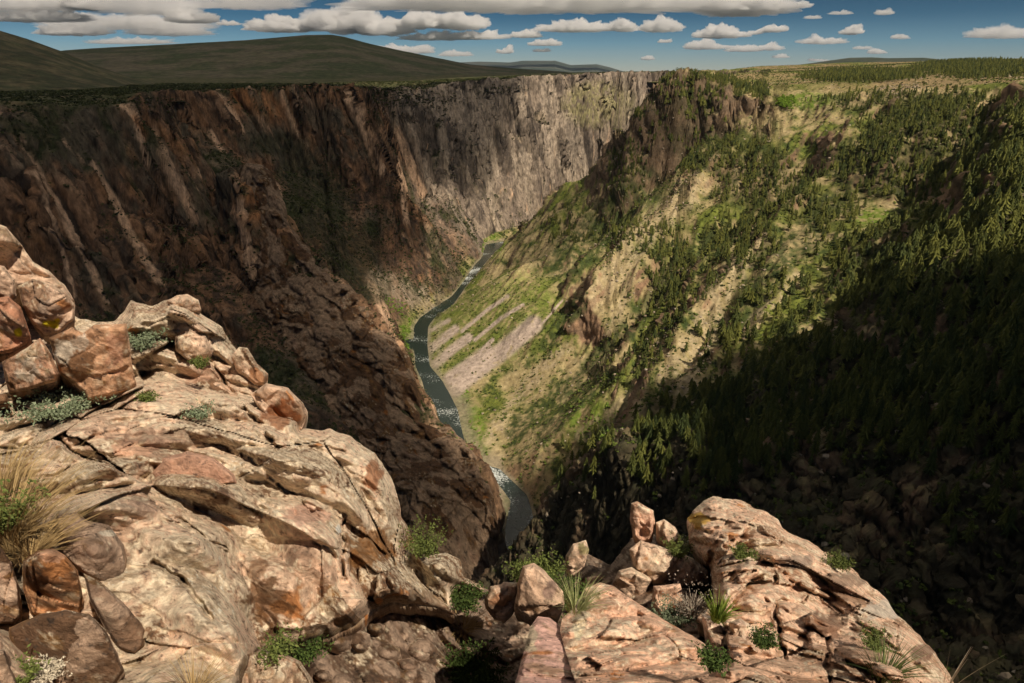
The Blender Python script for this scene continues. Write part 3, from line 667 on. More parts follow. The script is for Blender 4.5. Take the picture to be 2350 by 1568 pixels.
# --- scrub on the right slopes
sd_ = R_ * sstep(.40, .65, nz) * (sstep(-.35, .15, nB + .5 * nF) * .9 + .1) * (1 - np.clip(fan * 1.3, 0, 1) * .95) * (gz > RIVZ + 2)
sd_ = sd_ * np.where(gdist < 1500, 1, .45) * (gdist > 250)
P, ids, r = pick(sd_, 1 / 42., 7)
cs = r.rand(len(P))[:, None]; cc = np.array([.045, .065, .018]) * cs + np.array([.13, .165, .032]) * (1 - cs)
br = bankg.ravel()[ids][:, None]; cc = cc * (1 - br) + np.array([.15, .24, .03]) * br
cp_ = [clump_proto(9, 120 + k, .8, .55) for k in range(6)]
sz = .7 + 1.9 * r.rand(len(P)) ** 2
print('scrub', len(P))
o = merge(cp_, P, sz, sz * 1.15, r.rand(len(P)) * 6, cc, 'scrub', M_leaf, 2); tag(o, 'low green scrub oak speckling the right canyon slope', 'scrub', kind='stuff')
# --- dark scrub on the left walls and plateau edge
sl_ = (1 - R_) * (.5 * sstep(.2, .5, nz) * sstep(-.15, .3, nA + .8 * nB) + .9 * sstep(.5, .8, nz) * sstep(-.3, .1, nB)) * (gdist < 2900)
sl_ = np.maximum(sl_, blob([(930,222,90,26,1.),(60,245,120,20,.8),(760,500,70,170,.7),(1010,230,60,20,.8),(1130,205,90,12,.7),(620,205,260,8,.8),(330,235,140,16,.7),(700,430,60,60,.6)]) * (1 - R_))
sl_ *= (gz > RIVZ + 2)
P, ids, r = pick(sl_, 1 / 36., 9)
cs = r.rand(len(P))[:, None]; cc = np.array([.028, .036, .014]) * cs + np.array([.07, .08, .024]) * (1 - cs)
br = bankg.ravel()[ids][:, None]; cc = cc * (1 - br) + np.array([.15, .24, .03]) * br
sz = (.8 + 2.0 * r.rand(len(P)) ** 2) * np.interp(P[:, 1], [900, 2400], [1, 1.5])
print('scrubL', len(P))
o = merge(cp_, P, sz, sz * 1.1, r.rand(len(P)) * 6, cc, 'ledge_scrub', M_leaf, 3); tag(o, 'dark scrub on the ledges and rim of the left wall', 'scrub', kind='stuff')
# --- loose rocks on the right slopes
rd = R_ * (.2 + blob([(2060,205,60,26,3.),(1900,745,60,40,2.),(2330,420,70,60,1.2),(1700,170,60,6,2.),(1780,320,40,8,1.),(1900,270,60,14,.8),(1560,470,40,20,.6),(2250,170,80,8,1.6),(1560,820,90,120,.5),(1420,600,60,90,.5),(2250,440,40,30,1.6),(1700,1060,300,60,.5),(2200,950,120,90,.7)])) * (gdist > 250) * (gdist < 2300)
P, ids, r = pick(rd, 1 / 170., 13)
cs = r.rand(len(P))[:, None]; cc = np.array([.20, .15, .10]) * cs + np.array([.42, .35, .26]) * (1 - cs)
rp_ = [rock_proto(300 + k) for k in range(6)]; sz = .7 + 2.2 * r.rand(len(P)) ** 2.5
print('rocks', len(P))
o = merge(rp_, P, sz, sz * 1.3, r.rand(len(P)) * 6, cc, 'loose_rocks', M_rocks, 4); tag(o, 'pale loose rocks scattered over the right slope', 'rocks', kind='stuff')
# --- standing dead trunks
P, ids, r = pick(dens * (gdist < 1100), 1 / 6500., 17)
print('snags', len(P))
for i in range(min(len(P), 60)):
    o = bpy.data.objects.new('dead_tree', tree_me[0][1].copy() if i == 0 else snag_me); link(o)
    if i == 0:
        snag_me = o.data; ms, _t, _b = new_mat('dead_wood', .9); _b.inputs['Base Color'].default_value = (.42, .38, .33, 1); snag_me.materials.clear(); snag_me.materials.append(ms)
    s = 12 + 8 * r.rand(); o.location = P[i]; o.scale = (s * .9, s * .9, s); o.rotation_euler = (r.rand() * .2 - .1, r.rand() * .2 - .1, 0)
    tag(o, 'bare pale dead trunk standing among the conifers of the wooded slope', 'dead tree', 'dead trunks among the conifers')
# ================================================================ clouds
def cloud_mat(name, dens, aniso=.15, col=(1, 1, 1)):
    m = bpy.data.materials.new(name); m.use_nodes = True; t = m.node_tree
    t.nodes.remove(t.nodes['Principled BSDF'])
    v = t.nodes.new('ShaderNodeVolumePrincipled'); v.inputs['Density'].default_value = dens; v.inputs['Color'].default_value = (*col, 1)
    v.inputs['Anisotropy'].default_value = aniso
    t.links.new(v.outputs[0], t.nodes['Material Output'].inputs['Volume']); return m
def ico(sub):
    import bmesh
    bm = bmesh.new(); bmesh.ops.create_icosphere(bm, subdivisions=sub, radius=1)
    Vv = np.array([v.co[:] for v in bm.verts]); Ff = np.array([[v.index for v in f.verts] for f in bm.faces]); bm.free(); return Vv, Ff
ICO = {k: ico(k) for k in (5, 6, 7)}
CL = [ # X, Y, half width, half height, thickness, kind of words
 (1290,12,440,30,3.0,'huge flat grey based cloud bank across the top middle'),(1700,24,95,22,4.0,'rounded bright end of the big cloud bank at its right'),
 (80,14,150,18,2.6,'dark grey cloud bank in the top left corner'),(195,14,42,20,5,'bright tower rising from the top left cloud bank'),(70,44,120,13,2.2,'flat grey cloud under the top left bank'),
 (170,76,78,11,3,'low pale cloud above the notch between the left hills'),(340,20,110,24,1.6,'soft grey cloud between the left bank and the clear gap'),(440,46,52,13,3,'cream cloud left of the clear gap above the mesa'),
 (390,76,80,12,1.5,'hazy grey cloud low over the left of the mesa'),(300,98,90,6,1.5,'thin cloud strip touching the mesa slope'),(250,52,150,15,1.6,'wide soft grey cloud filling the sky over the left hills'),(560,12,120,16,1.2,'faint grey veil cloud at the top edge above the clear gap'),(350,62,130,14,1.3,'dim cloud layer over the middle of the mesa'),(522,55,24,5,2,'tiny cloud puff alone in the gap above the mesa'),
 (650,66,70,16,5,'white cloud standing on the mesa top, left one'),(790,60,66,34,6,'tall white cloud tower rising behind the mesa summit'),(880,72,60,18,4,'white cloud right of the tower over the mesa end'),
 (955,58,62,15,5,'bright puff in the row under the big cloud bank'),(1060,60,52,16,5,'bright rightmost puff in the row under the big bank'),(1090,86,66,9,3,'long low cloud with a thin right tip'),(1000,88,80,9,2,'flat grey cloud below the row of bright puffs'),
 (935,118,54,10,3.5,'small white cloud sitting on the falling mesa ridge'),(1045,126,36,6,2,'faint small cloud above the blue mountains, left one'),
 (1318,68,78,11,4,'long white cloud below the middle of the big bank'),(1430,66,30,13,4,'round white cloud beside the long white cloud'),(1520,66,40,15,4,'plump white cloud below the right half of the bank'),
 (1207,83,32,7,3,'small flat white cloud left under the bank'),(1253,102,32,6,3,'little white cloud above the flat topped mountain'),(1243,117,17,4,2,'tiny wisp under the little white cloud'),(1159,119,17,8,5,'small round white cloud left over the blue mountain'),
 (1486,135,13,5,3,'tiny low puff above the far canyon wall'),(1525,96,14,4,2,'tiny puff below the plump white cloud'),
 (1655,82,52,11,4,'two humped white cloud right of centre'),(1774,70,24,8,4,'small white cloud right of the two humped one'),(1733,76,15,6,3,'smaller puff joined beside the small white cloud'),(1617,109,46,9,3,'low white cloud over the right canyon shoulder'),
 (1707,115,38,7,3,'low pointed white cloud over the golden plateau'),(1767,112,24,7,2.5,'low soft cloud beside the low pointed one'),(1887,97,44,8,2.5,'long pale cloud right of centre in clear blue'),(1957,75,21,9,4,'tilted oval white cloud above the long pale cloud'),
 (2067,86,16,7,2,'lone small cloud in the clear blue at the right'),(2305,82,70,12,2,'broad pinkish cloud at the right edge'),(2030,31,17,6,1.6,'faint small cloud high at the right'),(1930,31,24,4,1,'thin faint streak cloud high right'),
 (1830,14,28,8,2.5,'small cloud just right of the big bank end'),(1866,41,16,4,1,'very faint puff under the small high cloud'),(2012,121,17,5,2,'tiny puff low above the distant peak'),(1980,111,17,4,1.2,'faint wisp left above the distant peak'),
 (1793,131,17,4,1.5,'tiny wisp low over the plateau line'),(1877,139,22,3,1.5,'flat wisp resting on the plateau skyline')]
for i, (X, Y, hx, hy, tk, lab) in enumerate(CL):
    D = 26000 if Y < 50 else (38000 if Y < 90 else 60000)
    c = np.array(Q(X, Y, D)); mpp = .43574 / FPX * math.sqrt(c[1] ** 2 + c[2] ** 2) * 1.0
    a, h = hx * mpp, hy * mpp
    v, f = ICO[7 if hx > 300 else (6 if hx > 60 else 5)]
    s = 1.0 / (hy * 1.0)
    p = v * (a, min(a, h * 3.5), h)                    # metres
    q = p / (h * 1.25)
    n = fbm(q[:, 0], q[:, 1], q[:, 2], oct=2, seed=300 + i)
    b = 1 - np.abs(fbm(q[:, 0] * 2.2, q[:, 1] * 2.2, q[:, 2] * 2.2, oct=5, seed=400 + i, gain=.6)) * 2.6
    e = 1 + .0 * n
    up_ = np.clip(v[:, 2] + .35, 0, 1)
    d = h * (.8 * n + .6 * b * (.25 + up_))
    prof = fbm(q[:, 0] * .55, q[:, 0] * 0 + i, oct=3, seed=500)     # towers along the length
    nn = v / np.linalg.norm(v * (1, 1, 1), axis=1)[:, None]
    p = p * (1 + .35 * n[:, None] * (1, 1, 0)) + nn * d[:, None]
    p[:, 2] *= np.where(p[:, 2] > 0, .72 + .9 * np.clip(prof + .15, -.4, 1), .45)
    p[:, 2] = np.where(p[:, 2] < 0, p[:, 2] * .8, p[:, 2])
    m = cloud_mat('cloud', tk / h * .42)
    o = mesh_np('cloud', p, f, m, loc=c.tolist()); tag(o, lab, 'cloud', 'clouds over the horizon')
# clouds overhead, out of the picture, whose shade lies on the canyon
def overhead(ground, tau, label, alt=1400., thick=120., wob=25.):
    g = np.array(ground, float); kk = (alt - g[:, 2]) / SD[2]; P2 = (g + SD[None] * kk[:, None])[:, :2]
    # resample and roughen the outline
    n = len(P2); seg = []
    for i in range(n):
        a, b = P2[i], P2[(i + 1) % n]; m_ = max(2, int(np.linalg.norm(b - a) / 30))
        for j in range(m_): seg.append(a + (b - a) * j / m_)
    S = np.array(seg); off = np.stack([fbm(S[:, 0] / 120, S[:, 1] / 120, oct=3, seed=601), fbm(S[:, 0] / 120, S[:, 1] / 120, oct=3, seed=611)], 1) * wob * 2.2
    S = S + off
    x0, y0 = S.min(0) - 60; x1, y1 = S.max(0) + 60; cell = max(18., (x1 - x0) / 220)
    nx, ny = int((x1 - x0) / cell) + 1, int((y1 - y0) / cell) + 1
    X, Y = np.meshgrid(x0 + cell * np.arange(nx), y0 + cell * np.arange(ny), indexing='ij')
    ins = np.zeros(X.shape, bool); dmin = np.full(X.shape, 1e9)
    for i in range(len(S)):
        ax, ay = S[i]; bx, by = S[(i + 1) % len(S)]
        if ay != by:
            c_ = ((ay > Y) != (by > Y)) & (X < (bx - ax) * (Y - ay) / (by - ay) + ax); ins ^= c_
        dmin = np.minimum(dmin, np.hypot(X - ax, Y - ay))
    sdist = np.where(ins, dmin, -dmin)
    t = np.clip(sdist / 70, 0, 1) ** .6 * (1 + .35 * fbm(X / 160, Y / 160, oct=3, seed=621))
    top = alt + thick * t; bot = alt - 6 * t
    idx = np.arange(nx * ny).reshape(nx, ny); cells = (ins[:-1, :-1] & ins[1:, :-1] & ins[1:, 1:] & ins[:-1, 1:])
    q = np.stack([idx[:-1, :-1], idx[1:, :-1], idx[1:, 1:], idx[:-1, 1:]], -1)[cells]
    N_ = nx * ny; V_ = np.concatenate([np.stack([X, Y, top], -1).reshape(-1, 3), np.stack([X, Y, bot], -1).reshape(-1, 3)])
    # close the rim
    ed = {}
    for fce in q:
        for j in range(4):
            a, b = int(fce[j]), int(fce[(j + 1) % 4]); ed[(a, b)] = 1
    side = [(b, a, a + N_, b + N_) for (a, b) in ed if (b, a) not in ed]
    F_ = np.concatenate([q, q[:, ::-1] + N_, np.array(side)])
    used = np.unique(F_); mp = np.full(2 * N_, -1); mp[used] = np.arange(len(used))
    m = cloud_mat('cloud', tau / (thick / SD[2]))
    tag(mesh_np('cloud', V_[used], mp[F_], m), label, 'cloud', 'clouds drifting over the canyon')
overhead([Q(*a) for a in [(-500,260,950),(-500,900,600),(0,900,640),(450,1250,560),(900,1400,560),(1120,1340,630),(1122,1200,690),(1080,1065,735),(958,880,870),(850,700,1010),(880,640,1560),(1010,600,1770),(985,520,1830),(940,390,1930),(1000,470,2250),(1075,500,2450),(1130,440,2500),(1190,300,2620),(1200,185,2700),(1000,188,2620),(700,190,2500),(0,200,2200),(-600,230,1800)]], 2.0, 'thin cloud shading the left canyon wall')
overhead([(-4200,1500,0),(-1600,1900,0),(-300,2900,0),(900,3900,0),(1100,7000,150),(-3000,9000,200),(-7000,6500,200)], 2.2, 'broad cloud shading the mesa', thick=200, wob=80)
overhead([Q(*a) for a in [(1245,1300,600),(1290,1130,660),(1330,1045,720),(1560,890,760),(1720,780,800),(1900,830,660),(2080,780,600),(2350,640,600),(2700,560,600)]] + [(900,300,-50),(700,60,-10),(260,60,-60),(110,130,-150),(40,330,-330)], 4.5, 'cloud shading the near right gully', wob=12)
overhead([Q(*a) for a in [(1500,260,1760),(1455,270,1800),(1405,375,1880),(1250,485,1980),(1165,575,2000),(1130,640,1800),(1230,650,1450),(1380,600,1500),(1520,430,1620),(1600,330,1700)]], .9, 'small cloud shading the shoulder above the river bend', wob=15)

# ================================================================ air
hz = np.array([(x, y, z) for z in (-560., 1200.) for x, y in ((-50000, -6000), (50000, -6000), (50000, 52000), (-50000, 52000))])
hm = bpy.data.materials.new('haze'); hm.use_nodes = True; ht = hm.node_tree; ht.nodes.remove(ht.nodes['Principled BSDF'])
hv = ht.nodes.new('ShaderNodeVolumePrincipled'); hv.inputs['Density'].default_value = 5e-6; hv.inputs['Color'].default_value = (.55, .75, 1.0, 1); ht.links.new(hv.outputs[0], ht.nodes['Material Output'].inputs['Volume'])
tag(mesh_np('haze', hz, np.array([[0, 3, 2, 1], [4, 5, 6, 7], [0, 1, 5, 4], [1, 2, 6, 5], [2, 3, 7, 6], [3, 0, 4, 7]]), hm, smooth=False), 'clear mountain air fading the far land', kind='stuff')
# ================================================================ the rim rocks at the viewpoint
def worley2(p, seed=0):              # p (n,3): F2-F1, random id vector, offset from the cell centre
    p = p + np.array([seed * 9.7, seed * 3.3, seed * 1.9]); pi = np.floor(p).astype(np.int32); n = len(p)
    f1 = np.full(n, 9., np.float32); f2 = f1.copy(); cid = np.zeros(n, np.int32); cen = np.zeros((n, 3), np.float32)
    for a in (-1, 0, 1):
        for b in (-1, 0, 1):
            for c in (-1, 0, 1):
                h = _h(pi[:, 0] + a, pi[:, 1] + b, pi[:, 2] + c); r = np.abs(G3[h])
                q = p - (pi + np.array([a, b, c]) + r); d = np.sqrt((q ** 2).sum(1)).astype(np.float32); m = d < f1
                f2 = np.where(m, f1, np.minimum(f2, d)); cid = np.where(m, h, cid); cen = np.where(m[:, None], q, cen); f1 = np.where(m, d, f1)
    return f2 - f1, G3[(cid * 5 + 1) & 511], cen, cid
def tps(ctrl):
    c = np.array(ctrl, float); xy = c[:, :2] / 300.; n = len(c)
    d = np.linalg.norm(xy[:, None] - xy[None], axis=2); K = np.where(d > 0, d * d * np.log(d + 1e-9), 0) + np.eye(n) * 1e-3
    Pm = np.concatenate([np.ones((n, 1)), xy], 1); A = np.block([[K, Pm], [Pm.T, np.zeros((3, 3))]])
    w_ = np.linalg.solve(A, np.concatenate([1 / c[:, 2], np.zeros(3)]))
    def f(X, Y):
        X = np.asarray(X, float) / 300; Y = np.asarray(Y, float) / 300; out = w_[n] + w_[n + 1] * X + w_[n + 2] * Y
        for i in range(n):
            r2 = (X - xy[i, 0]) ** 2 + (Y - xy[i, 1]) ** 2; out = out + w_[i] * .5 * r2 * np.log(r2 + 1e-12)
        return 1 / np.clip(out, 1e-4, 2)
    return f
E1 = np.array([.62, .20, -.62]); E1 /= np.linalg.norm(E1)
E3 = np.array([.55, -.25, .62]); E3 -= E1 * (E3 @ E1); E3 /= np.linalg.norm(E3); E2 = np.cross(E3, E1)
BED = np.stack([E1, E2, E3], 1)
M_rock = attr_mat('rim_rock', 14.0, 1.0, .045, .5, rough=.9, spec=.2)
SURF = {}
def paint_rock(P, cid, cid2, dens, pal, seed, nrm):
    a = fbm(P[:, 0] * 1.3, P[:, 1] * 1.3, P[:, 2] * 1.3, oct=4, seed=seed + 1); b = fbm(P[:, 0] * 5, P[:, 1] * 5, P[:, 2] * 5, oct=4, seed=seed + 2, gain=.6)
    L = P @ BED; st = fbm(L[:, 0] * 1.6, L[:, 1] * 7 + L[:, 2] * 3, L[:, 2] * 1.5, oct=3, seed=seed + 3)
    c = fbm(P[:, 0] * 22, P[:, 1] * 22, P[:, 2] * 22, oct=3, seed=seed + 4, gain=.6)
    r1 = ((cid * 37) % 101) / 100.; r2 = ((cid2 * 53) % 97) / 96.
    col = np.zeros(P.shape, np.float32) + np.array(pal.get('base', (.47, .33, .235)), np.float32) * 1.46
    col = mixc(col, (.57, .365, .25), sstep(.1, .5, st + .3 * b) * .7)
    col = mixc(col, (.34, .21, .135), sstep(.04, .40, b * .7 + st * .6 - .05) * .75)
    v = np.clip(sstep(.70 - .25 * pal.get('brown', .5), .80, r2 + .22 * b) + sstep(.15, .3, a + .5 * b - .25 + .3 * pal.get('brown', .5)), 0, 1) * pal.get('brown', .5) * 1.6
    col = mixc(col, (.17, .085, .04), np.clip(v, 0, .9)); col = mixc(col, (.36, .19, .06), sstep(.1, .35, b + .4 * st) * np.clip(v, 0, 1) * .6)
    lich = sstep(.02, .16, a * .4 + b * .6 + c * .5 - .02 + .16 * (pal.get('lichen', .5) - .5) * 2 + .10 * (r1 - .5)) * (.35 + .65 * sstep(-.1, .5, nrm[:, 2]))
    lich = lich * (.45 + .55 * sstep(-.15, .2, fbm(P[:, 0] * 16, P[:, 1] * 16, P[:, 2] * 16, oct=4, seed=seed + 6, gain=.7)))
    col = mixc(col, (.80, .68, .50), lich * .9)
    lw = sstep(.30, .36, c * .6 + b * .5) * sstep(-.1, .2, a); col = mixc(col, (.82, .78, .66), lw * .8 * pal.get('lichen', .5))
    col = mixc(col, (.07, .055, .045), sstep(.22, .36, -c * .7 - b * .35 + .02) * .75)
    col = mixc(col, (.5, .19, .045), sstep(.42, .52, fbm(P[:, 0] * 3.1, P[:, 1] * 3.1, P[:, 2] * 3.1, oct=3, seed=seed + 8)) * .8)
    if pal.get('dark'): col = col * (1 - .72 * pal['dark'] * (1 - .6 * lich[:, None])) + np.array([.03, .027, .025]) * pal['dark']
    return col
def rock(name, outline, ctrl, label, cat, thick=.6, bevel=40, bz=.35, step=3.0, amp=1.0, pal={}, seed=1, rough=6, group=None, cell=(1.1, .7, .42), small=.35, spots=(), strata=.02, shift=(), scale=1.0, mat=None):
    O = np.array(outline, float); n = len(O)
    S = []
    for i in range(n):
        a, b = O[i], O[(i + 1) % n]; m_ = max(1, int(np.linalg.norm(b - a) / 6))
        for j in range(m_): S.append(a + (b - a) * j / m_)
    S = np.array(S)
    S = S + rough * 1.6 * np.stack([fbm(S[:, 0] / 45, S[:, 1] / 45, oct=4, seed=seed + 50), fbm(S[:, 0] / 45, S[:, 1] / 45, oct=4, seed=seed + 60)], 1)
    f = tps(ctrl); SURF[label] = f
    x0, y0 = S.min(0) - 2 * step; x1, y1 = S.max(0) + 2 * step
    nx, ny = int((x1 - x0) / step) + 2, int((y1 - y0) / step) + 2
    X, Y = np.meshgrid(x0 + step * np.arange(nx), y0 + step * np.arange(ny), indexing='ij')
    ins = np.zeros(X.shape, bool); dm = np.full(X.shape, 1e9); nxp = np.zeros(X.shape); nyp = np.zeros(X.shape)
    for i in range(len(S)):
        ax, ay = S[i]; bx, by = S[(i + 1) % len(S)]
        if ay != by: ins ^= ((ay > Y) != (by > Y)) & (X < (bx - ax) * (Y - ay) / (by - ay) + ax)
        L2 = (bx - ax) ** 2 + (by - ay) ** 2 + 1e-9; t = np.clip(((X - ax) * (bx - ax) + (Y - ay) * (by - ay)) / L2, 0, 1)
        qx = ax + t * (bx - ax); qy = ay + t * (by - ay); d = np.hypot(X - qx, Y - qy); m = d < dm
        dm = np.where(m, d, dm); nxp = np.where(m, qx, nxp); nyp = np.where(m, qy, nyp)
    out = ~ins; near_out = out & (dm < step * 1.5)
    X = np.where(near_out, nxp, X); Y = np.where(near_out, nyp, Y); use = ins | near_out
    dd = np.where(ins, dm, 0)
    t = np.clip(dd / bevel, 0, 1); rim = .65 * (1 - t) + .35 * (1 - np.sqrt(np.clip(1 - (1 - t) ** 2, 0, 1)))
    D = f(X, Y) + bz * rim; D0_ = f(X, Y)
    wobx = 13 * fbm(X / 40, Y / 40, oct=4, seed=seed + 70); woby = 13 * fbm(X / 40, Y / 40, oct=4, seed=seed + 75); wobw = fbm(X / 30, Y / 30, oct=2, seed=seed + 79)
    for (P_, wd, am) in shift:                          # hand placed steps and clefts: strips pushed back
        for a, b in zip(P_[:-1], P_[1:]):
            L2 = (b[0] - a[0]) ** 2 + (b[1] - a[1]) ** 2; tt = np.clip(((X - a[0]) * (b[0] - a[0]) + (Y - a[1]) * (b[1] - a[1])) / L2, 0, 1)
            dc = np.hypot(X - a[0] - tt * (b[0] - a[0]) + wobx, Y - a[1] - tt * (b[1] - a[1]) + woby) * (1 + .6 * wobw)
            D = D + am * .5 * (1 - sstep(wd * .1, wd * .9, dc))
    a_, b_, c_ = ray(X, Y); k = D / b_
    Vf_ = np.stack([a_ * k, D, c_ * k], -1)
    kB = (D0_ + .5 * bz * rim) / b_; VB = np.stack([a_ * kB, D0_ + .5 * bz * rim, c_ * kB], -1)
    du = np.gradient(VB, axis=0); dv = np.gradient(VB, axis=1); N = np.cross(du, dv); N /= np.linalg.norm(N, axis=-1, keepdims=True) + 1e-9
    view = -Vf_ / np.linalg.norm(Vf_, axis=-1, keepdims=True); N = np.where((N * view).sum(-1, keepdims=True) < 0, -N, N)
    P = Vf_.reshape(-1, 3); cosv = np.clip((N * view).sum(-1), .4, 1).ravel(); foot = np.maximum(np.linalg.norm(np.gradient(Vf_, axis=0), axis=-1), np.linalg.norm(np.gradient(Vf_, axis=1), axis=-1)).ravel()
    kN = D0_ / b_; P0 = P; P = np.stack([a_ * kN, D0_, c_ * kN], -1).reshape(-1, 3)
    P = P / scale; foot = foot / scale
    att = lambda c: 1 / (1 + (foot / (.22 * c)) ** 2)
    wv = np.stack([fbm(P[:, 0] * 1.7, P[:, 1] * 1.7, P[:, 2] * 1.7, oct=3, seed=seed + q) for q in (11, 12, 13)], 1)
    L = (P + .05 * wv) @ BED
    cl_ = np.array(cell); sc_ = cell[0]
    Lw = L + .008 * wv
    f1, i1 = facets(Lw / (cl_ * 1.0), seed); f2, i2 = facets(Lw / (cl_ * small), seed + 5, .6, .5); f3, i3 = facets(Lw / (cl_ * small * .36), seed + 9, .6, .6)
    g1, r1, c1, i4 = worley2(Lw / (cl_ * .8), seed + 2)
    d = amp * sc_ * (.36 * (f1 + .1) + .72 * small * (f2 + .1) * att(sc_ * small) + .55 * small * .36 * f3 * att(sc_ * small * .36))
    d += amp * sc_ * .030 * np.round(r1[:, 0] * 2.2) - amp * sc_ * .04 * (1 - sstep(.0, .022, g1)) * (r1[:, 1] > .3)
    fb = fbm(P[:, 0] * 6, P[:, 1] * 6, P[:, 2] * 6, oct=5, seed=seed + 22, gain=.6)
    su = (L[:, 1] * 1.1 + L[:, 2] * .35) / (.26 * (1 + .0 * fb)) + 1.3 * wv[:, 0] + .25 * fbm(P[:, 0] * 2.5, P[:, 1] * 2.5, P[:, 2] * 2.5, oct=3, seed=seed + 44)
    ph_ = su - np.floor(su); lay = G3[(np.floor(su).astype(np.int32) * 13 + seed) & 511][:, 0]
    d += strata * att(.25) * ((1 - ph_) * (ph_ > .06) * (.5 + lay) + .3 * lay)
    d += amp * .014 * fb * att(.2)
    uu_ = ins.ravel(); d = d - (np.percentile(d[uu_], 12) if bevel < 28 else np.percentile(d[uu_], 35))
    edge = np.clip(dd.ravel() / (22 if bevel > 28 else 9), 0.0, 1)
    P = P0; d = d * scale
    Pf = P * (1 - d * edge / cosv / np.linalg.norm(P, axis=1))[:, None]
    col = pal.get('mul', 1.0) * paint_rock(Pf / scale, i1, i2, None, pal, seed, N.reshape(-1, 3))
    for (sx, sy, rx, ry, rgb, al) in spots:
        q = np.hypot((X.ravel() - sx) / rx, (Y.ravel() - sy) / ry) + 1.1 * fbm(X.ravel() / 24, Y.ravel() / 24, oct=4, seed=seed + 30)
        col = mixc(col, rgb, (1 - sstep(.75, 1.0, q)) * al)
    Db = D + thick * (1 - rim); kb = Db / b_
    Pb = np.stack([a_ * kb, Db, c_ * kb - .25 * thick * (1 - rim)], -1).reshape(-1, 3)
    Pb = Pb + .05 * fb[:, None] * edge[:, None]
    idx = np.arange(nx * ny).reshape(nx, ny); ok = use[:-1, :-1] & use[1:, :-1] & use[1:, 1:] & use[:-1, 1:] & ((ins[:-1, :-1].astype(int) + ins[1:, :-1] + ins[1:, 1:] + ins[:-1, 1:]) > 0)
    q = np.stack([idx[:-1, :-1], idx[:-1, 1:], idx[1:, 1:], idx[1:, :-1]], -1)[ok]
    NN = nx * ny; qb = q[:, ::-1] + NN
    VV = np.concatenate([Pf, Pb]); CC = np.concatenate([col, col * .8])
    # stitch front and back along the outline
    ed = set()
    for fce in q.tolist():
        for j in range(4): ed.add((fce[j], fce[(j + 1) % 4]))
    side = [(b, a, a + NN, b + NN) for (a, b) in ed if (b, a) not in ed]
    FF = np.concatenate([q, qb, np.array(side)])
    used = np.unique(FF); mp = np.full(2 * NN, -1); mp[used] = np.arange(len(used))
    o = mesh_np(name, VV[used], mp[FF], mat or M_rock, np.clip(CC[used], .01, .85)); tag(o, label, cat, group)
    return o
YL = (.62, .50, .02); WH = (.80, .78, .70); BR = (.16, .075, .03); PK = (.50, .29, .21); OR = (.55, .22, .07)
BIG = dict(cell=(1.5, 1.1, 1.5), small=.33, strata=.014, amp=1.25)
rock('rock_outcrop', [(-90,640),(20,650),(150,712),(185,735),(262,738),(282,712),(300,690),(350,700),(400,683),(450,715),(508,752),(540,800),(560,830),(600,880),(690,918),(706,945),(695,985),(760,985),(800,1000),(860,1040),(893,1090),(915,1160),(940,1225),(985,1275),(1020,1268),(1055,1290),(1065,1325),(1112,1345),(1108,1362),(1060,1340),(1035,1350),(1045,1410),(1010,1400),(955,1385),(905,1385),(860,1395),(820,1430),(760,1465),(690,1475),(640,1475),(600,1500),(560,1568),(520,1700),(-90,1700)],
     [(-90,650,7.6),(60,720,7.3),(180,760,7.0),(-90,900,5.8),(100,900,5.7),(0,1000,5.0),(310,760,6.6),(430,690,7.3),(540,830,6.6),(680,930,6.0),(790,1000,5.6),(900,1120,5.3),(940,1250,5.0),(1060,1300,5.4),(1110,1350,5.4),(1000,1395,4.6),(250,960,5.0),(400,1100,4.1),(600,1100,4.5),(750,1200,4.2),(850,1330,4.1),(850,1395,3.9),(700,1350,3.6),(650,1450,3.3),(450,1250,3.4),(300,1200,3.5),(100,1150,3.8),(0,1250,3.2),(300,1450,2.7),(450,1400,2.9),(560,1568,2.55),(100,1568,2.2),(0,1450,2.4),(-90,1700,1.7),(400,1700,2.0)],
     'big sunlit pink and cream rock outcrop filling the lower left', 'rock outcrop', thick=2.2, bevel=34, bz=.4, step=2.4, pal=dict(lichen=1.05, brown=.6), seed=1, **BIG,
     spots=[(300,1030,60,22,(.60,.36,.24),.9),(625,1385,55,55,BR,.85),(855,1260,70,45,(.24,.11,.035),.85),(640,940,50,45,(.26,.10,.04),.8),(775,1215,11,16,WH,1),(505,1140,22,18,(.12,.06,.035),.8),(690,1265,40,30,(.24,.15,.10),.6),(365,1010,100,25,(.26,.16,.11),.7),(330,1170,60,25,(.30,.20,.15),.6),(860,1090,28,40,(.30,.11,.04),.8),(870,1380,9,8,OR,1),(845,1415,8,6,OR,1),(590,1300,25,25,(.22,.11,.05),.7),(700,1180,50,30,(.55,.34,.25),.8),(452,860,70,20,(.5,.3,.2),.7)],
     shift=[([(480,830),(520,880),(560,940),(620,1010)],12,.30),([(560,1040),(640,1110),(700,1160),(790,1240)],10,.14),([(790,1180),(782,1250),(790,1320)],12,.25),([(340,1150),(440,1210),(520,1260)],9,.15),([(600,1150),(680,1180),(760,1170)],9,.12),([(350,1290),(420,1330),(480,1420)],12,.18),([(545,970),(640,1030),(690,1030)],10,.14)])
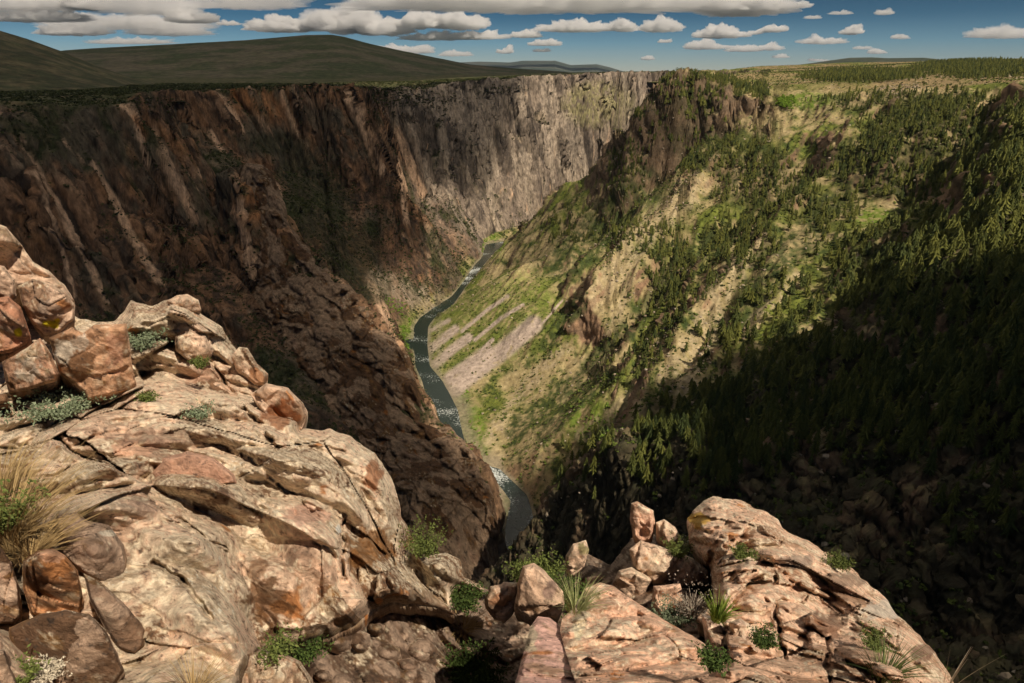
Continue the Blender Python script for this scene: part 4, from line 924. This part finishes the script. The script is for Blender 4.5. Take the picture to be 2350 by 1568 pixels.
# bottom ground between the outcrops, cast shade painted in as a dark tone
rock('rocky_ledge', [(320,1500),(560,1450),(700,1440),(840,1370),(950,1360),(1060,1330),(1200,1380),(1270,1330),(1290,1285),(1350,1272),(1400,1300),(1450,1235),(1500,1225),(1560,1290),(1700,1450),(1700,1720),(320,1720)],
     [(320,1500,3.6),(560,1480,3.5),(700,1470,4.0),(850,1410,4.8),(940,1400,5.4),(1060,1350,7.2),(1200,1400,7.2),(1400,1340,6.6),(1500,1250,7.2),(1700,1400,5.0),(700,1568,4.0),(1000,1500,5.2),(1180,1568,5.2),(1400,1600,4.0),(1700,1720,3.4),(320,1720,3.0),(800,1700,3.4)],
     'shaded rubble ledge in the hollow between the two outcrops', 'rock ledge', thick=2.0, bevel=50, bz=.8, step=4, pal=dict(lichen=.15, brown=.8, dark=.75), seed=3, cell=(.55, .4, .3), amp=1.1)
rock('rock_outcrop', [(1580,1190),(1600,1160),(1640,1140),(1700,1150),(1745,1170),(1790,1192),(1800,1215),(1860,1245),(1930,1285),(1990,1335),(2035,1378),(2070,1420),(2110,1460),(2150,1500),(2180,1545),(2200,1600),(2210,1720),(1560,1720),(1600,1560),(1650,1520),(1620,1440),(1600,1420),(1640,1380),(1635,1300),(1600,1270),(1582,1240)],
     [(1580,1200,6.3),(1640,1145,6.9),(1790,1195,6.7),(1930,1285,5.9),(2035,1380,5.1),(2150,1500,4.2),(2200,1600,3.5),(1620,1290,5.3),(1750,1300,4.9),(1850,1350,4.6),(1700,1400,4.0),(1900,1450,3.9),(1640,1480,3.2),(1750,1540,3.0),(1900,1560,3.0),(2100,1580,3.2),(1600,1720,2.2),(1900,1720,2.3),(2200,1720,2.7)],
     'large sloping slab outcrop with diagonal layers at lower right', 'rock outcrop', thick=2.0, bevel=34, bz=.4, step=2.4, pal=dict(lichen=.55, brown=.35, base=(.50,.33,.23)), seed=7, cell=(1.9, 1.2, .7), small=.3, amp=.8, strata=.07,
     spots=[(1600,1195,32,20,(.50,.30,.05),.9),(1895,1430,50,35,(.20,.11,.07),.8),(1940,1330,60,18,(.20,.14,.10),.7),(2080,1370,18,22,(.42,.25,.07),.9),(2030,1400,55,22,(.55,.50,.42),.7),(2120,1500,26,18,(.16,.09,.06),.7),(1830,1290,40,14,(.22,.16,.13),.7),(1980,1500,40,30,(.45,.28,.19),.6)],
     shift=[([(1635,1270),(1630,1330),(1650,1400),(1665,1500)],12,.35),([(1600,1215),(1680,1240),(1760,1290),(1780,1330)],10,.22),([(1640,1160),(1740,1215),(1790,1245),(1840,1240)],10,.25),([(1755,1290),(1830,1340),(1930,1400),(2060,1490)],9,.18),([(1868,1350),(1850,1375),(1820,1395)],7,.16),([(1780,1395),(1790,1450),(1800,1510)],9,.30),([(2060,1490),(2055,1440),(2030,1400)],6,.10),([(1860,1440),(1900,1470),(1902,1560)],10,.32),([(1950,1300),(2020,1350),(2060,1400)],8,.15),([(1700,1340),(1760,1380),(1810,1400)],8,.12),([(1920,1500),(2010,1560),(2060,1600)],10,.25)])
G1_ = 'blocks lying on the left outcrop'; G2_ = 'blocks around the right outcrop'
OUT1 = SURF['big sunlit pink and cream rock outcrop filling the lower left']
def blk(outline, D, label, tilt=(0, 0), thick=.5, bevel=8, bz=.05, **k):
    O = np.array(outline, float); c = O.mean(0)
    if k.get('seed') in (28, 29, 30, 31, 32, 33, 34, 36): D = float(OUT1(c[0], c[1])) - {32: .10, 33: .16, 34: .16, 36: .12}.get(k['seed'], .20)
    ctrl = [(x, y, D + tilt[0] * (x - c[0]) / 100 + tilt[1] * (y - c[1]) / 100) for x, y in outline] + [(c[0], c[1], D - k.pop('bulge', .04))]
    k.setdefault('cell', (.6, .5, .6)); k.setdefault('small', .4); k.setdefault('amp', 1.5); k.setdefault('strata', .005)
    return rock('boulder', outline, ctrl, label, 'boulder', thick=thick, bevel=bevel, bz=bz, step=2.4, rough=k.pop('rough', 2), **k)
blk([(-60,560),(-40,500),(15,520),(45,560),(75,600),(110,620),(150,655),(170,690),(130,690),(60,660),(20,690),(-60,720)], 6.3, 'topmost pinkish rock of the stack at the left edge', (.1,.1), .8, seed=21, group=G1_, pal=dict(lichen=.5,brown=.4))
blk([(-60,600),(10,610),(32,640),(36,680),(10,700),(-60,700)], 5.9, 'small brown slab wedged at the left edge under the top rock', seed=22, group=G1_, pal=dict(lichen=.4,brown=.7))
blk([(40,655),(75,640),(110,650),(150,668),(172,700),(170,735),(135,765),(100,770),(75,745),(50,700)], 5.6, 'rounded brown boulder with yellow lichen under the top rock', seed=23, bulge=.12, group=G1_, pal=dict(lichen=.25,brown=.45), spots=[(118,745,22,9,YL,1),(132,736,8,8,YL,1),(110,710,30,22,(.34,.25,.19),.8)])
blk([(-60,690),(20,680),(48,705),(70,770),(60,790),(20,812),(-60,822)], 5.4, 'reddish block with a yellow lichen spot at the left edge', seed=24, group=G1_, pal=dict(lichen=.15,brown=.65,base=(.36,.18,.11)), spots=[(41,763,9,10,YL,1)])
blk([(4,830),(60,800),(92,775),(110,800),(137,858),(130,875),(70,895),(20,905)], 5.0, 'striped brown block with white lichen above the dark crack', seed=25, group=G1_, pal=dict(lichen=.35,brown=.6,base=(.38,.22,.14)), spots=[(65,850,35,28,(.68,.60,.48),.55)])
blk([(112,775),(165,752),(190,765),(215,745),(262,745),(290,742),(300,820),(312,880),(300,898),(240,912),(200,922),(190,900),(138,860)], 5.05, 'tall columnar brown slab with white lichen streaks', (.12,.05), .9, seed=26, group=G1_, pal=dict(lichen=.3,brown=.55,base=(.38,.22,.13)), cell=(.5,.3,.5), amp=.7, spots=[(140,810,24,35,(.70,.62,.50),.6),(182,790,22,22,(.72,.66,.55),.5),(265,800,22,50,(.50,.26,.17),.6)])
blk([(-60,905),(15,905),(22,925),(-60,935)], 4.9, 'thin dark slab end at the left edge below the striped block', seed=27, group=G1_, pal=dict(brown=.8,lichen=.2))
blk([(382,690),(405,677),(430,675),(455,688),(462,712),(440,722),(400,716)], 7.1, 'rounded pink stone on the crest of the left outcrop', seed=28, bulge=.2, group=G1_, pal=dict(lichen=.5,brown=.3), bevel=14)
blk([(530,818),(548,796),(568,798),(590,835),(615,858),(612,885),(585,888),(560,862),(540,850)], 6.3, 'pale stone with a brown right side on the outcrop edge', seed=29, group=G1_, pal=dict(lichen=.7,brown=.5), bevel=9, spots=[(590,865,26,20,(.36,.17,.08),.8)])
blk([(575,905),(610,880),(660,890),(695,925),(705,950),(690,985),(655,1010),(630,990),(600,950)], 5.65, 'square stone with a rusty brown face below the pale stone', seed=30, group=G1_, pal=dict(lichen=.5,brown=.6), spots=[(645,950,40,38,(.28,.10,.035),.9)])
blk([(400,770),(425,757),(470,770),(490,805),(470,835),(430,830),(402,805)], 6.2, 'knobbly cream stone half sunk in the upper outcrop', seed=31, bulge=.15, group=G1_, pal=dict(lichen=.7,brown=.3), bevel=16)
blk([(345,1085),(375,1050),(430,1035),(490,1050),(538,1090),(545,1112),(500,1118),(440,1125),(380,1120),(350,1105)], 3.95, 'smooth oval pink slab set in the middle of the left outcrop', seed=32, bulge=.02, amp=.2, group=G1_, pal=dict(lichen=.1,brown=.1,base=(.43,.255,.18)), thick=.4, bz=.15)
blk([(128,1180),(175,1175),(200,1195),(250,1205),(285,1250),(292,1300),(285,1340),(268,1362),(245,1345),(200,1325),(165,1300),(130,1260)], 3.0, 'dark grey rounded boulder at the lower left', (.1,-.05), .6, seed=33, bulge=.15, amp=.35, group=G1_, pal=dict(lichen=.12,brown=.3,dark=.65), spots=[(250,1225,22,8,(.6,.55,.45),.7)])
blk([(50,1285),(90,1262),(120,1258),(150,1275),(178,1310),(190,1370),(182,1410),(130,1415),(70,1412),(52,1350)], 2.75, 'orange topped block beside the dark grey boulder', seed=34, group=G1_, pal=dict(lichen=.1,brown=.5,base=(.42,.21,.10)), spots=[(130,1300,42,34,(.62,.27,.10),.8),(115,1275,36,20,(.70,.42,.28),.7)])
blk([(-60,1255),(0,1255),(25,1290),(42,1340),(48,1415),(30,1435),(-60,1440)], 2.6, 'brown block cut by the left edge beside the orange topped block', seed=35, group=G1_, pal=dict(lichen=.3,brown=.7))
blk([(190,1315),(230,1335),(290,1390),(335,1445),(332,1480),(310,1505),(270,1490),(240,1440),(205,1375)], 2.65, 'long grey wedge below the dark grey boulder', (.1,0), .5, seed=36, group=G1_, amp=.4, pal=dict(lichen=.2,brown=.5,dark=.35))
blk([(20,1440),(90,1410),(150,1400),(205,1410),(245,1450),(270,1500),(285,1540),(230,1620),(60,1640),(20,1520)], 2.35, 'big brown boulder in the bottom left corner', seed=37, group=G1_, amp=.4, pal=dict(lichen=.1,brown=.7,dark=.3), thick=.6)
blk([(548,1530),(565,1505),(600,1492),(650,1498),(690,1520),(718,1560),(720,1640),(545,1640)], 2.9, 'pinkish rounded boulder at the bottom edge left of the hollow', seed=38, bulge=.15, group=G1_, pal=dict(lichen=.5,brown=.3))
blk([(-60,1500),(10,1490),(30,1540),(60,1640),(-60,1640)], 2.1, 'dark lichen stained block in the bottom left corner edge', seed=39, group=G1_, pal=dict(lichen=.3,brown=.7,dark=.4))
# right side blocks
blk([(1112,1375),(1125,1345),(1150,1340),(1155,1335),(1192,1338),(1190,1370),(1180,1400),(1160,1418),(1130,1412),(1115,1395)], 5.2, 'small rusty faced block standing alone at the gap', seed=51, group=G2_, bevel=8, pal=dict(lichen=.5,brown=.4), spots=[(1155,1378,26,14,(.46,.22,.11),.7)])
blk([(1180,1400),(1188,1340),(1200,1300),(1225,1292),(1250,1310),(1292,1358),(1296,1385),(1280,1420),(1230,1420),(1195,1410)], 4.9, 'leaning pink wedge rock right of the gap', (0,-.1), .7, seed=52, group=G2_, bevel=9, pal=dict(lichen=.5,brown=.3), spots=[(1262,1360,20,26,(.20,.13,.11),.7)])
blk([(1298,1275),(1315,1248),(1345,1240),(1352,1262),(1340,1300),(1310,1322),(1298,1310)], 7.0, 'small moss topped stone beyond the pink wedge', seed=53, group=G2_, bevel=8, pal=dict(lichen=.7,brown=.2), spots=[(1335,1260,18,16,(.22,.22,.07),.7)])
blk([(1448,1155),(1462,1150),(1500,1172),(1503,1195),(1498,1240),(1470,1250),(1452,1235),(1446,1190)], 6.6, 'upright narrow block at the left end of the right outcrop', seed=54, group=G2_, bevel=9, pal=dict(lichen=.4,brown=.3,base=(.48,.29,.2)))
blk([(1506,1200),(1525,1192),(1550,1210),(1565,1240),(1560,1262),(1530,1262),(1506,1240)], 6.5, 'low stone beside the upright narrow block', seed=55, group=G2_, bevel=9, pal=dict(lichen=.5,brown=.3))
blk([(1445,1262),(1470,1240),(1530,1258),(1590,1280),(1628,1310),(1632,1345),(1600,1345),(1560,1352),(1500,1340),(1455,1310)], 5.9, 'broad lit rock below the upright block', (.05,-.1), .8, seed=56, group=G2_, bevel=9, pal=dict(lichen=.5,brown=.25))
blk([(1400,1350),(1420,1310),(1450,1300),(1500,1330),(1470,1372),(1430,1378)], 5.8, 'grey lichen rock in the shaded nook', seed=57, group=G2_, bevel=8, pal=dict(lichen=.6,brown=.5))
blk([(1500,1345),(1560,1340),(1570,1370),(1610,1410),(1625,1440),(1580,1450),(1520,1420),(1495,1385)], 4.9, 'flat pink rock between the nook and the big slab', seed=58, group=G2_, bevel=8, pal=dict(lichen=.4,brown=.25,base=(.52,.34,.24)))
blk([(1285,1450),(1290,1420),(1320,1390),(1345,1350),(1378,1338),(1410,1345),(1450,1375),(1520,1420),(1590,1460),(1650,1500),(1668,1520),(1640,1570),(1620,1720),(1370,1720),(1300,1500)], 3.5, 'big broad pink slab in the bottom centre right', (.05,-.75), .9, seed=59, group=G2_, bevel=30, pal=dict(lichen=.45,brown=.25,base=(.52,.33,.23)), cell=(1.0,.6,.3), amp=.6, spots=[(1330,1430,30,40,(.66,.60,.42),.7)])
blk([(1168,1720),(1172,1600),(1190,1540),(1205,1490),(1215,1440),(1235,1415),(1262,1418),(1300,1450),(1350,1510),(1400,1570),(1430,1720)], 3.1, 'smooth rosy slab at the bottom right of the hollow', (.1,-.7), .8, seed=60, group=G2_, bevel=26, amp=.35, pal=dict(lichen=.12,brown=.05,base=(.50,.31,.26)), spots=[(1215,1470,20,40,(.62,.56,.38),.7)])
blk([(1610,1410),(1650,1418),(1665,1440),(1672,1500),(1650,1500),(1620,1480)], 3.9, 'white speckled block beside the crack in the right outcrop', seed=61, group=G2_, bevel=10, pal=dict(lichen=.8,brown=.1,base=(.55,.40,.31)))
blk([(1672,1430),(1700,1420),(1745,1450),(1782,1490),(1780,1515),(1740,1525),(1690,1500)], 3.7, 'pale speckled block right of the narrow crack', seed=62, group=G2_, bevel=8, pal=dict(lichen=.8,brown=.1,base=(.55,.40,.31)))
blk([(1490,1720),(1500,1600),(1560,1560),(1640,1535),(1720,1530),(1790,1550),(1850,1610),(1870,1720)], 2.5, 'low pink boulder at the bottom edge under the right outcrop', (0,-.3), .6, seed=63, group=G2_, pal=dict(lichen=.4,brown=.3,base=(.5,.32,.22)))
# rubble in the hollow, toned dark in place of cast shade
rr_ = np.random.RandomState(5)
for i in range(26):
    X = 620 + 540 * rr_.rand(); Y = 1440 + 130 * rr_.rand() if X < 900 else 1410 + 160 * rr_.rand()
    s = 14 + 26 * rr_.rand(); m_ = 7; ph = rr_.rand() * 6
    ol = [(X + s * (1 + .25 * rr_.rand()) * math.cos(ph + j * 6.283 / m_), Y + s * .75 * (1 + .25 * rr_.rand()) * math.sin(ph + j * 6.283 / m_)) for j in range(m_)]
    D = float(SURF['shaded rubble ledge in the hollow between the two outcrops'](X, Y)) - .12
    o = rock('stone', ol, [(x, y, D) for x, y in ol] + [(X, Y, D - .08)], 'small stone with painted shade among the rubble in the shaded hollow', 'stone', thick=.25, bevel=s * .6, bz=.15, step=4, pal=dict(lichen=.2, brown=.7, dark=.6), seed=80 + i, rough=3, group='small stones in the shaded hollow', cell=(.4, .3, .3), amp=.5)

# ---- the big buttress that stands forward from the left wall
CR = [(553,382,1240),(590,374,1225),(640,430,1195),(700,560,1125),(770,640,1065),(850,700,1000),(935,810,922),(965,900,868),(1000,975,826),(1050,995,792),(1092,1042,757),(1118,1085,722),(1141,1200,680),(1140,1290,660)]
FC = [(555,450,1210),(560,550,1160),(590,650,1085),(660,760,975),(760,900,838),(900,1080,716),(1040,1250,636)]
LE = [(512,480,1290),(500,560,1250),(495,700,1110),(540,900,930),(690,1100,790),(880,1345,640),(1120,1345,630)]
def frame(a, c):
    a = np.array(a) / np.linalg.norm(a); c = np.array(c, float); c -= a * (c @ a); c /= np.linalg.norm(c); return np.stack([a, np.cross(c, a), c], 1)
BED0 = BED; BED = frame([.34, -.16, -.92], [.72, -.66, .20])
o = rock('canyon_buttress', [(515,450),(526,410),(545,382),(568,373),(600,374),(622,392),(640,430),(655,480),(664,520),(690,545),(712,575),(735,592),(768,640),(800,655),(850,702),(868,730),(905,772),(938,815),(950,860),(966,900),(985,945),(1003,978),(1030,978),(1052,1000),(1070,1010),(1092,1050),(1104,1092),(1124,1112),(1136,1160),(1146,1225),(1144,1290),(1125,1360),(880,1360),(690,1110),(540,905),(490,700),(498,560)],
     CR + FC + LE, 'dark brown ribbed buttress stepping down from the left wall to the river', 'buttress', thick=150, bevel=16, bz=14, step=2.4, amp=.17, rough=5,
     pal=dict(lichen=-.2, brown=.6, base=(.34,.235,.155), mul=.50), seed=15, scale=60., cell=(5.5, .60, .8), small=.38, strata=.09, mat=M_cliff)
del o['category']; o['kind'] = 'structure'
BED = BED0
# ================================================================ plants among the rim rocks
def blades(name, X, Y, D, h, r, n, cA, cB, label, cat, lean=(0, 0), wd=.005, seed=1, group=None, leafy=0, curl=.5):
    q = np.random.RandomState(seed); V_, F_, C_ = [], [], []
    for i in range(n):
        a = q.rand() * 6.283; b0 = r * .35 * math.sqrt(q.rand()); L = h * (.55 + .5 * q.rand()); sp = r * (.2 + .9 * q.rand())
        p0 = np.array([math.cos(a) * b0, math.sin(a) * b0, -.03]); out = np.array([math.cos(a) * sp + lean[0] * L, math.sin(a) * sp + lean[1] * L, 0])
        side = np.array([-math.sin(a + q.rand() * 2), math.cos(a), .2 * q.rand()]) * wd * (.6 + .8 * q.rand()); base = len(V_)
        c = np.array(cA) + (np.array(cB) - np.array(cA)) * q.rand()
        K = 4
        for k in range(K + 1):
            t = k / K; p = p0 + out * t ** (1 + curl) + np.array([0, 0, L * (t - .35 * curl * t * t)]); s_ = 1 - t * .85
            V_ += [p - side * s_, p + side * s_]; C_ += [c, c]
            if k: F_.append((base + 2 * k - 2, base + 2 * k - 1, base + 2 * k + 1, base + 2 * k))
            for _ in range(int(leafy * 1.7) if k > 0 else 0):
                u = q.normal(size=3) * .5; u /= np.linalg.norm(u); v = q.normal(size=3); v -= u * (v @ u); v /= np.linalg.norm(v); s2 = wd * 2.0 * (.6 + q.rand()); b2 = len(V_); pc = p + q.normal(size=3) * wd * 2
                V_ += [pc, pc + u * s2 + v * s2 * .45, pc + u * s2 * 2, pc + u * s2 - v * s2 * .45]; cc_ = np.array(cA) + (np.array(cB) - np.array(cA)) * q.rand(); C_ += [cc_] * 4; F_.append((b2, b2 + 1, b2 + 2, b2 + 3))
    o = mesh_np(name, np.array(V_), np.array(F_), M_leaf, np.array(C_), False, loc=Q(X, Y, D)); return tag(o, label, cat, group)
def S_(lab, X, Y, off=.12): return float(SURF[lab](X, Y)) - off - .13
LO = 'big sunlit pink and cream rock outcrop filling the lower left'; RO = 'large sloping slab outcrop with diagonal layers at lower right'; HO = 'shaded rubble ledge in the hollow between the two outcrops'
DRY = ((.50, .36, .17), (.30, .20, .09)); GRN = ((.08, .105, .028), (.16, .19, .05)); SAGE = ((.24, .28, .18), (.13, .17, .09)); DKG = ((.04, .07, .018), (.09, .13, .03)); GREY = ((.35, .30, .24), (.20, .16, .12))
blades('grass_tuft', 20, 1235, S_(LO, 20, 1235, .25), .48, .30, 520, *DRY, 'tall dry straw coloured grass at the left edge', 'grass', lean=(.25, 0), seed=1, wd=.0035)
blades('grass_tuft', 70, 1270, S_(LO, 70, 1270, .2), .30, .22, 260, *DRY, 'shorter dry grass leaning right above the dark grey boulder', 'grass', lean=(.5, -.1), seed=2, wd=.003)
blades('grass_tuft', 0, 1120, S_(LO, 0, 1120, .2), .36, .26, 300, *DRY, 'upper clump of dry grass at the left edge', 'grass', lean=(.2, 0), seed=3, wd=.003)
blades('green_weed', 8, 1200, S_(LO, 8, 1200, .5), .22, .16, 60, *GRN, 'green weed in the dry grass at the left edge', 'plant', seed=4, leafy=3)
blades('sagebrush', 326, 792, S_(LO, 326, 792, .2), .20, .20, 70, *SAGE, 'grey green sagebrush on top of the left outcrop', 'shrub', seed=5, leafy=3, wd=.006)
blades('sagebrush', 140, 940, S_(LO, 140, 940, .2), .18, .30, 110, *SAGE, 'sprawling grey green shrub below the columnar slab', 'shrub', seed=6, leafy=3, wd=.006)
blades('green_weed', 338, 915, S_(LO, 338, 915), .09, .06, 60, *GRN, 'small green weed in the middle of the left outcrop', 'plant', seed=7, leafy=2)
blades('green_weed', 458, 835, S_(LO, 458, 835, .25), .10, .07, 60, *GRN, 'small green tuft beside the knobbly cream stone', 'plant', seed=8, leafy=2)
blades('sagebrush', 462, 950, S_(LO, 462, 950), .10, .12, 50, *SAGE, 'little grey plant in the centre of the left outcrop', 'shrub', seed=9, leafy=2)
blades('green_shrub', 975, 1262, S_(LO, 975, 1250, .1), .26, .20, 90, *GRN, 'bright green shrub on the right rim of the left outcrop', 'shrub', seed=10, leafy=4, wd=.005)
blades('green_weed', 640, 1490, S_(LO, 640, 1490, .1), .09, .10, 40, *GRN, 'green plant at the foot of the left outcrop', 'plant', seed=11, leafy=3)
blades('green_weed', 700, 1498, S_(HO, 700, 1498, .3), .14, .14, 60, *DKG, 'dark green plant beside the bright one at the outcrop foot', 'plant', seed=12, leafy=3)
blades('pale_cushion_plant', 108, 1545, 2.25, .09, .07, 170, (.62, .56, .44), (.42, .36, .27), 'pale dry seed head cushion in the bottom left corner', 'plant', seed=13, leafy=2, wd=.003)
blades('green_weed', 45, 1560, 2.15, .10, .08, 40, *GRN, 'green sprig left of the pale cushion plant', 'plant', seed=14, leafy=3, wd=.004)
blades('grass_tuft', 440, 1580, S_(LO, 440, 1580, .08), .16, .16, 160, *DRY, 'dry grass tuft at the bottom edge of the left outcrop', 'grass', seed=15, wd=.002)
blades('green_shrub', 1062, 1385, 5.2, .22, .18, 80, *DKG, 'green shrub in the notch at the right end of the left outcrop', 'shrub', seed=16, leafy=4, wd=.007)
blades('green_shrub', 1085, 1545, S_(HO, 1085, 1545, .1), .15, .28, 120, *DKG, 'large dark green bush in the shaded hollow', 'shrub', seed=17, leafy=5, wd=.008)
blades('grass_tuft', 1060, 1440, S_(HO, 1060, 1440, .25), .22, .35, 200, *DRY, 'dry brown grass in the shaded hollow', 'grass', seed=18, wd=.004)
blades('green_shrub', 1250, 1320, 6.7, .24, .22, 80, *GRN, 'light green bush behind the leaning pink wedge', 'shrub', seed=19, leafy=4, wd=.008)
blades('green_shrub', 1300, 1372, 5.7, .18, .22, 80, *DKG, 'dark green bush below the moss topped stone', 'shrub', seed=20, leafy=4, wd=.008)
blades('grass_tuft', 1322, 1392, 4.0, .24, .20, 170, (.42, .42, .2), (.25, .28, .10), 'pale green grass tuft at the top of the big pink slab', 'grass', seed=21, wd=.003, lean=(.1, 0))
blades('sagebrush', 1540, 1425, 4.2, .15, .15, 80, *SAGE, 'grey green sage between the big pink slab and the right outcrop', 'shrub', seed=22, leafy=4, wd=.005)
blades('dead_shrub', 1590, 1400, 4.2, .22, .24, 120, *GREY, 'bare grey twiggy shrub beside the bright green tuft', 'shrub', seed=23, leafy=1, wd=.004)
blades('green_shrub', 1648, 1415, 3.8, .20, .13, 150, (.13, .20, .03), (.28, .36, .06), 'bright green spiky tuft in the crack of the right outcrop', 'plant', seed=24, wd=.004)
blades('green_weed', 1752, 1470, S_(RO, 1752, 1470, .15), .09, .08, 70, *DKG, 'green plant in the crack right of the pale speckled block', 'plant', seed=25, leafy=3, wd=.004)
blades('green_weed', 1637, 1520, S_(RO, 1637, 1520, .3), .10, .07, 70, *DKG, 'green plant low in the crack above the bottom pink boulder', 'plant', seed=26, leafy=3, wd=.004)
blades('green_weed', 1706, 1272, S_(RO, 1706, 1272, .08), .08, .09, 80, *GRN, 'green cushion plant high on the right outcrop', 'plant', seed=27, leafy=3, wd=.005)
blades('green_weed', 1925, 1290, S_(RO, 1925, 1290, .08), .07, .12, 100, *GRN, 'long green cushion plant on the upper right edge of the right outcrop', 'plant', seed=28, leafy=3, wd=.005)
blades('green_weed', 2008, 1478, S_(RO, 2008, 1478, .15), .12, .10, 60, *GRN, 'small green plant low on the right outcrop', 'plant', seed=29, leafy=3, wd=.004)
blades('grass_tuft', 2030, 1545, S_(RO, 2030, 1545, .15), .22, .22, 130, (.06, .09, .03), (.14, .17, .05), 'dark green grass at the bottom of the right outcrop', 'grass', seed=30, wd=.003)
blades('grass_tuft', 1555, 1272, 5.9, .2, .14, 60, *GRN, 'small green tuft between the upright block and the right outcrop', 'plant', seed=31, leafy=3, wd=.005)
blades('grass_stalk', 2185, 1560, 3.0, .42, .10, 5, (.55, .46, .34), (.4, .32, .2), 'tall dry grass stalks at the right end of the right outcrop', 'grass', seed=32, wd=.003, lean=(.28, 0), curl=.1)
blades('green_shrub', 1200, 1330, 7.0, .2, .2, 70, *GRN, 'light green bush left behind the leaning pink wedge', 'shrub', seed=33, leafy=4, wd=.008)
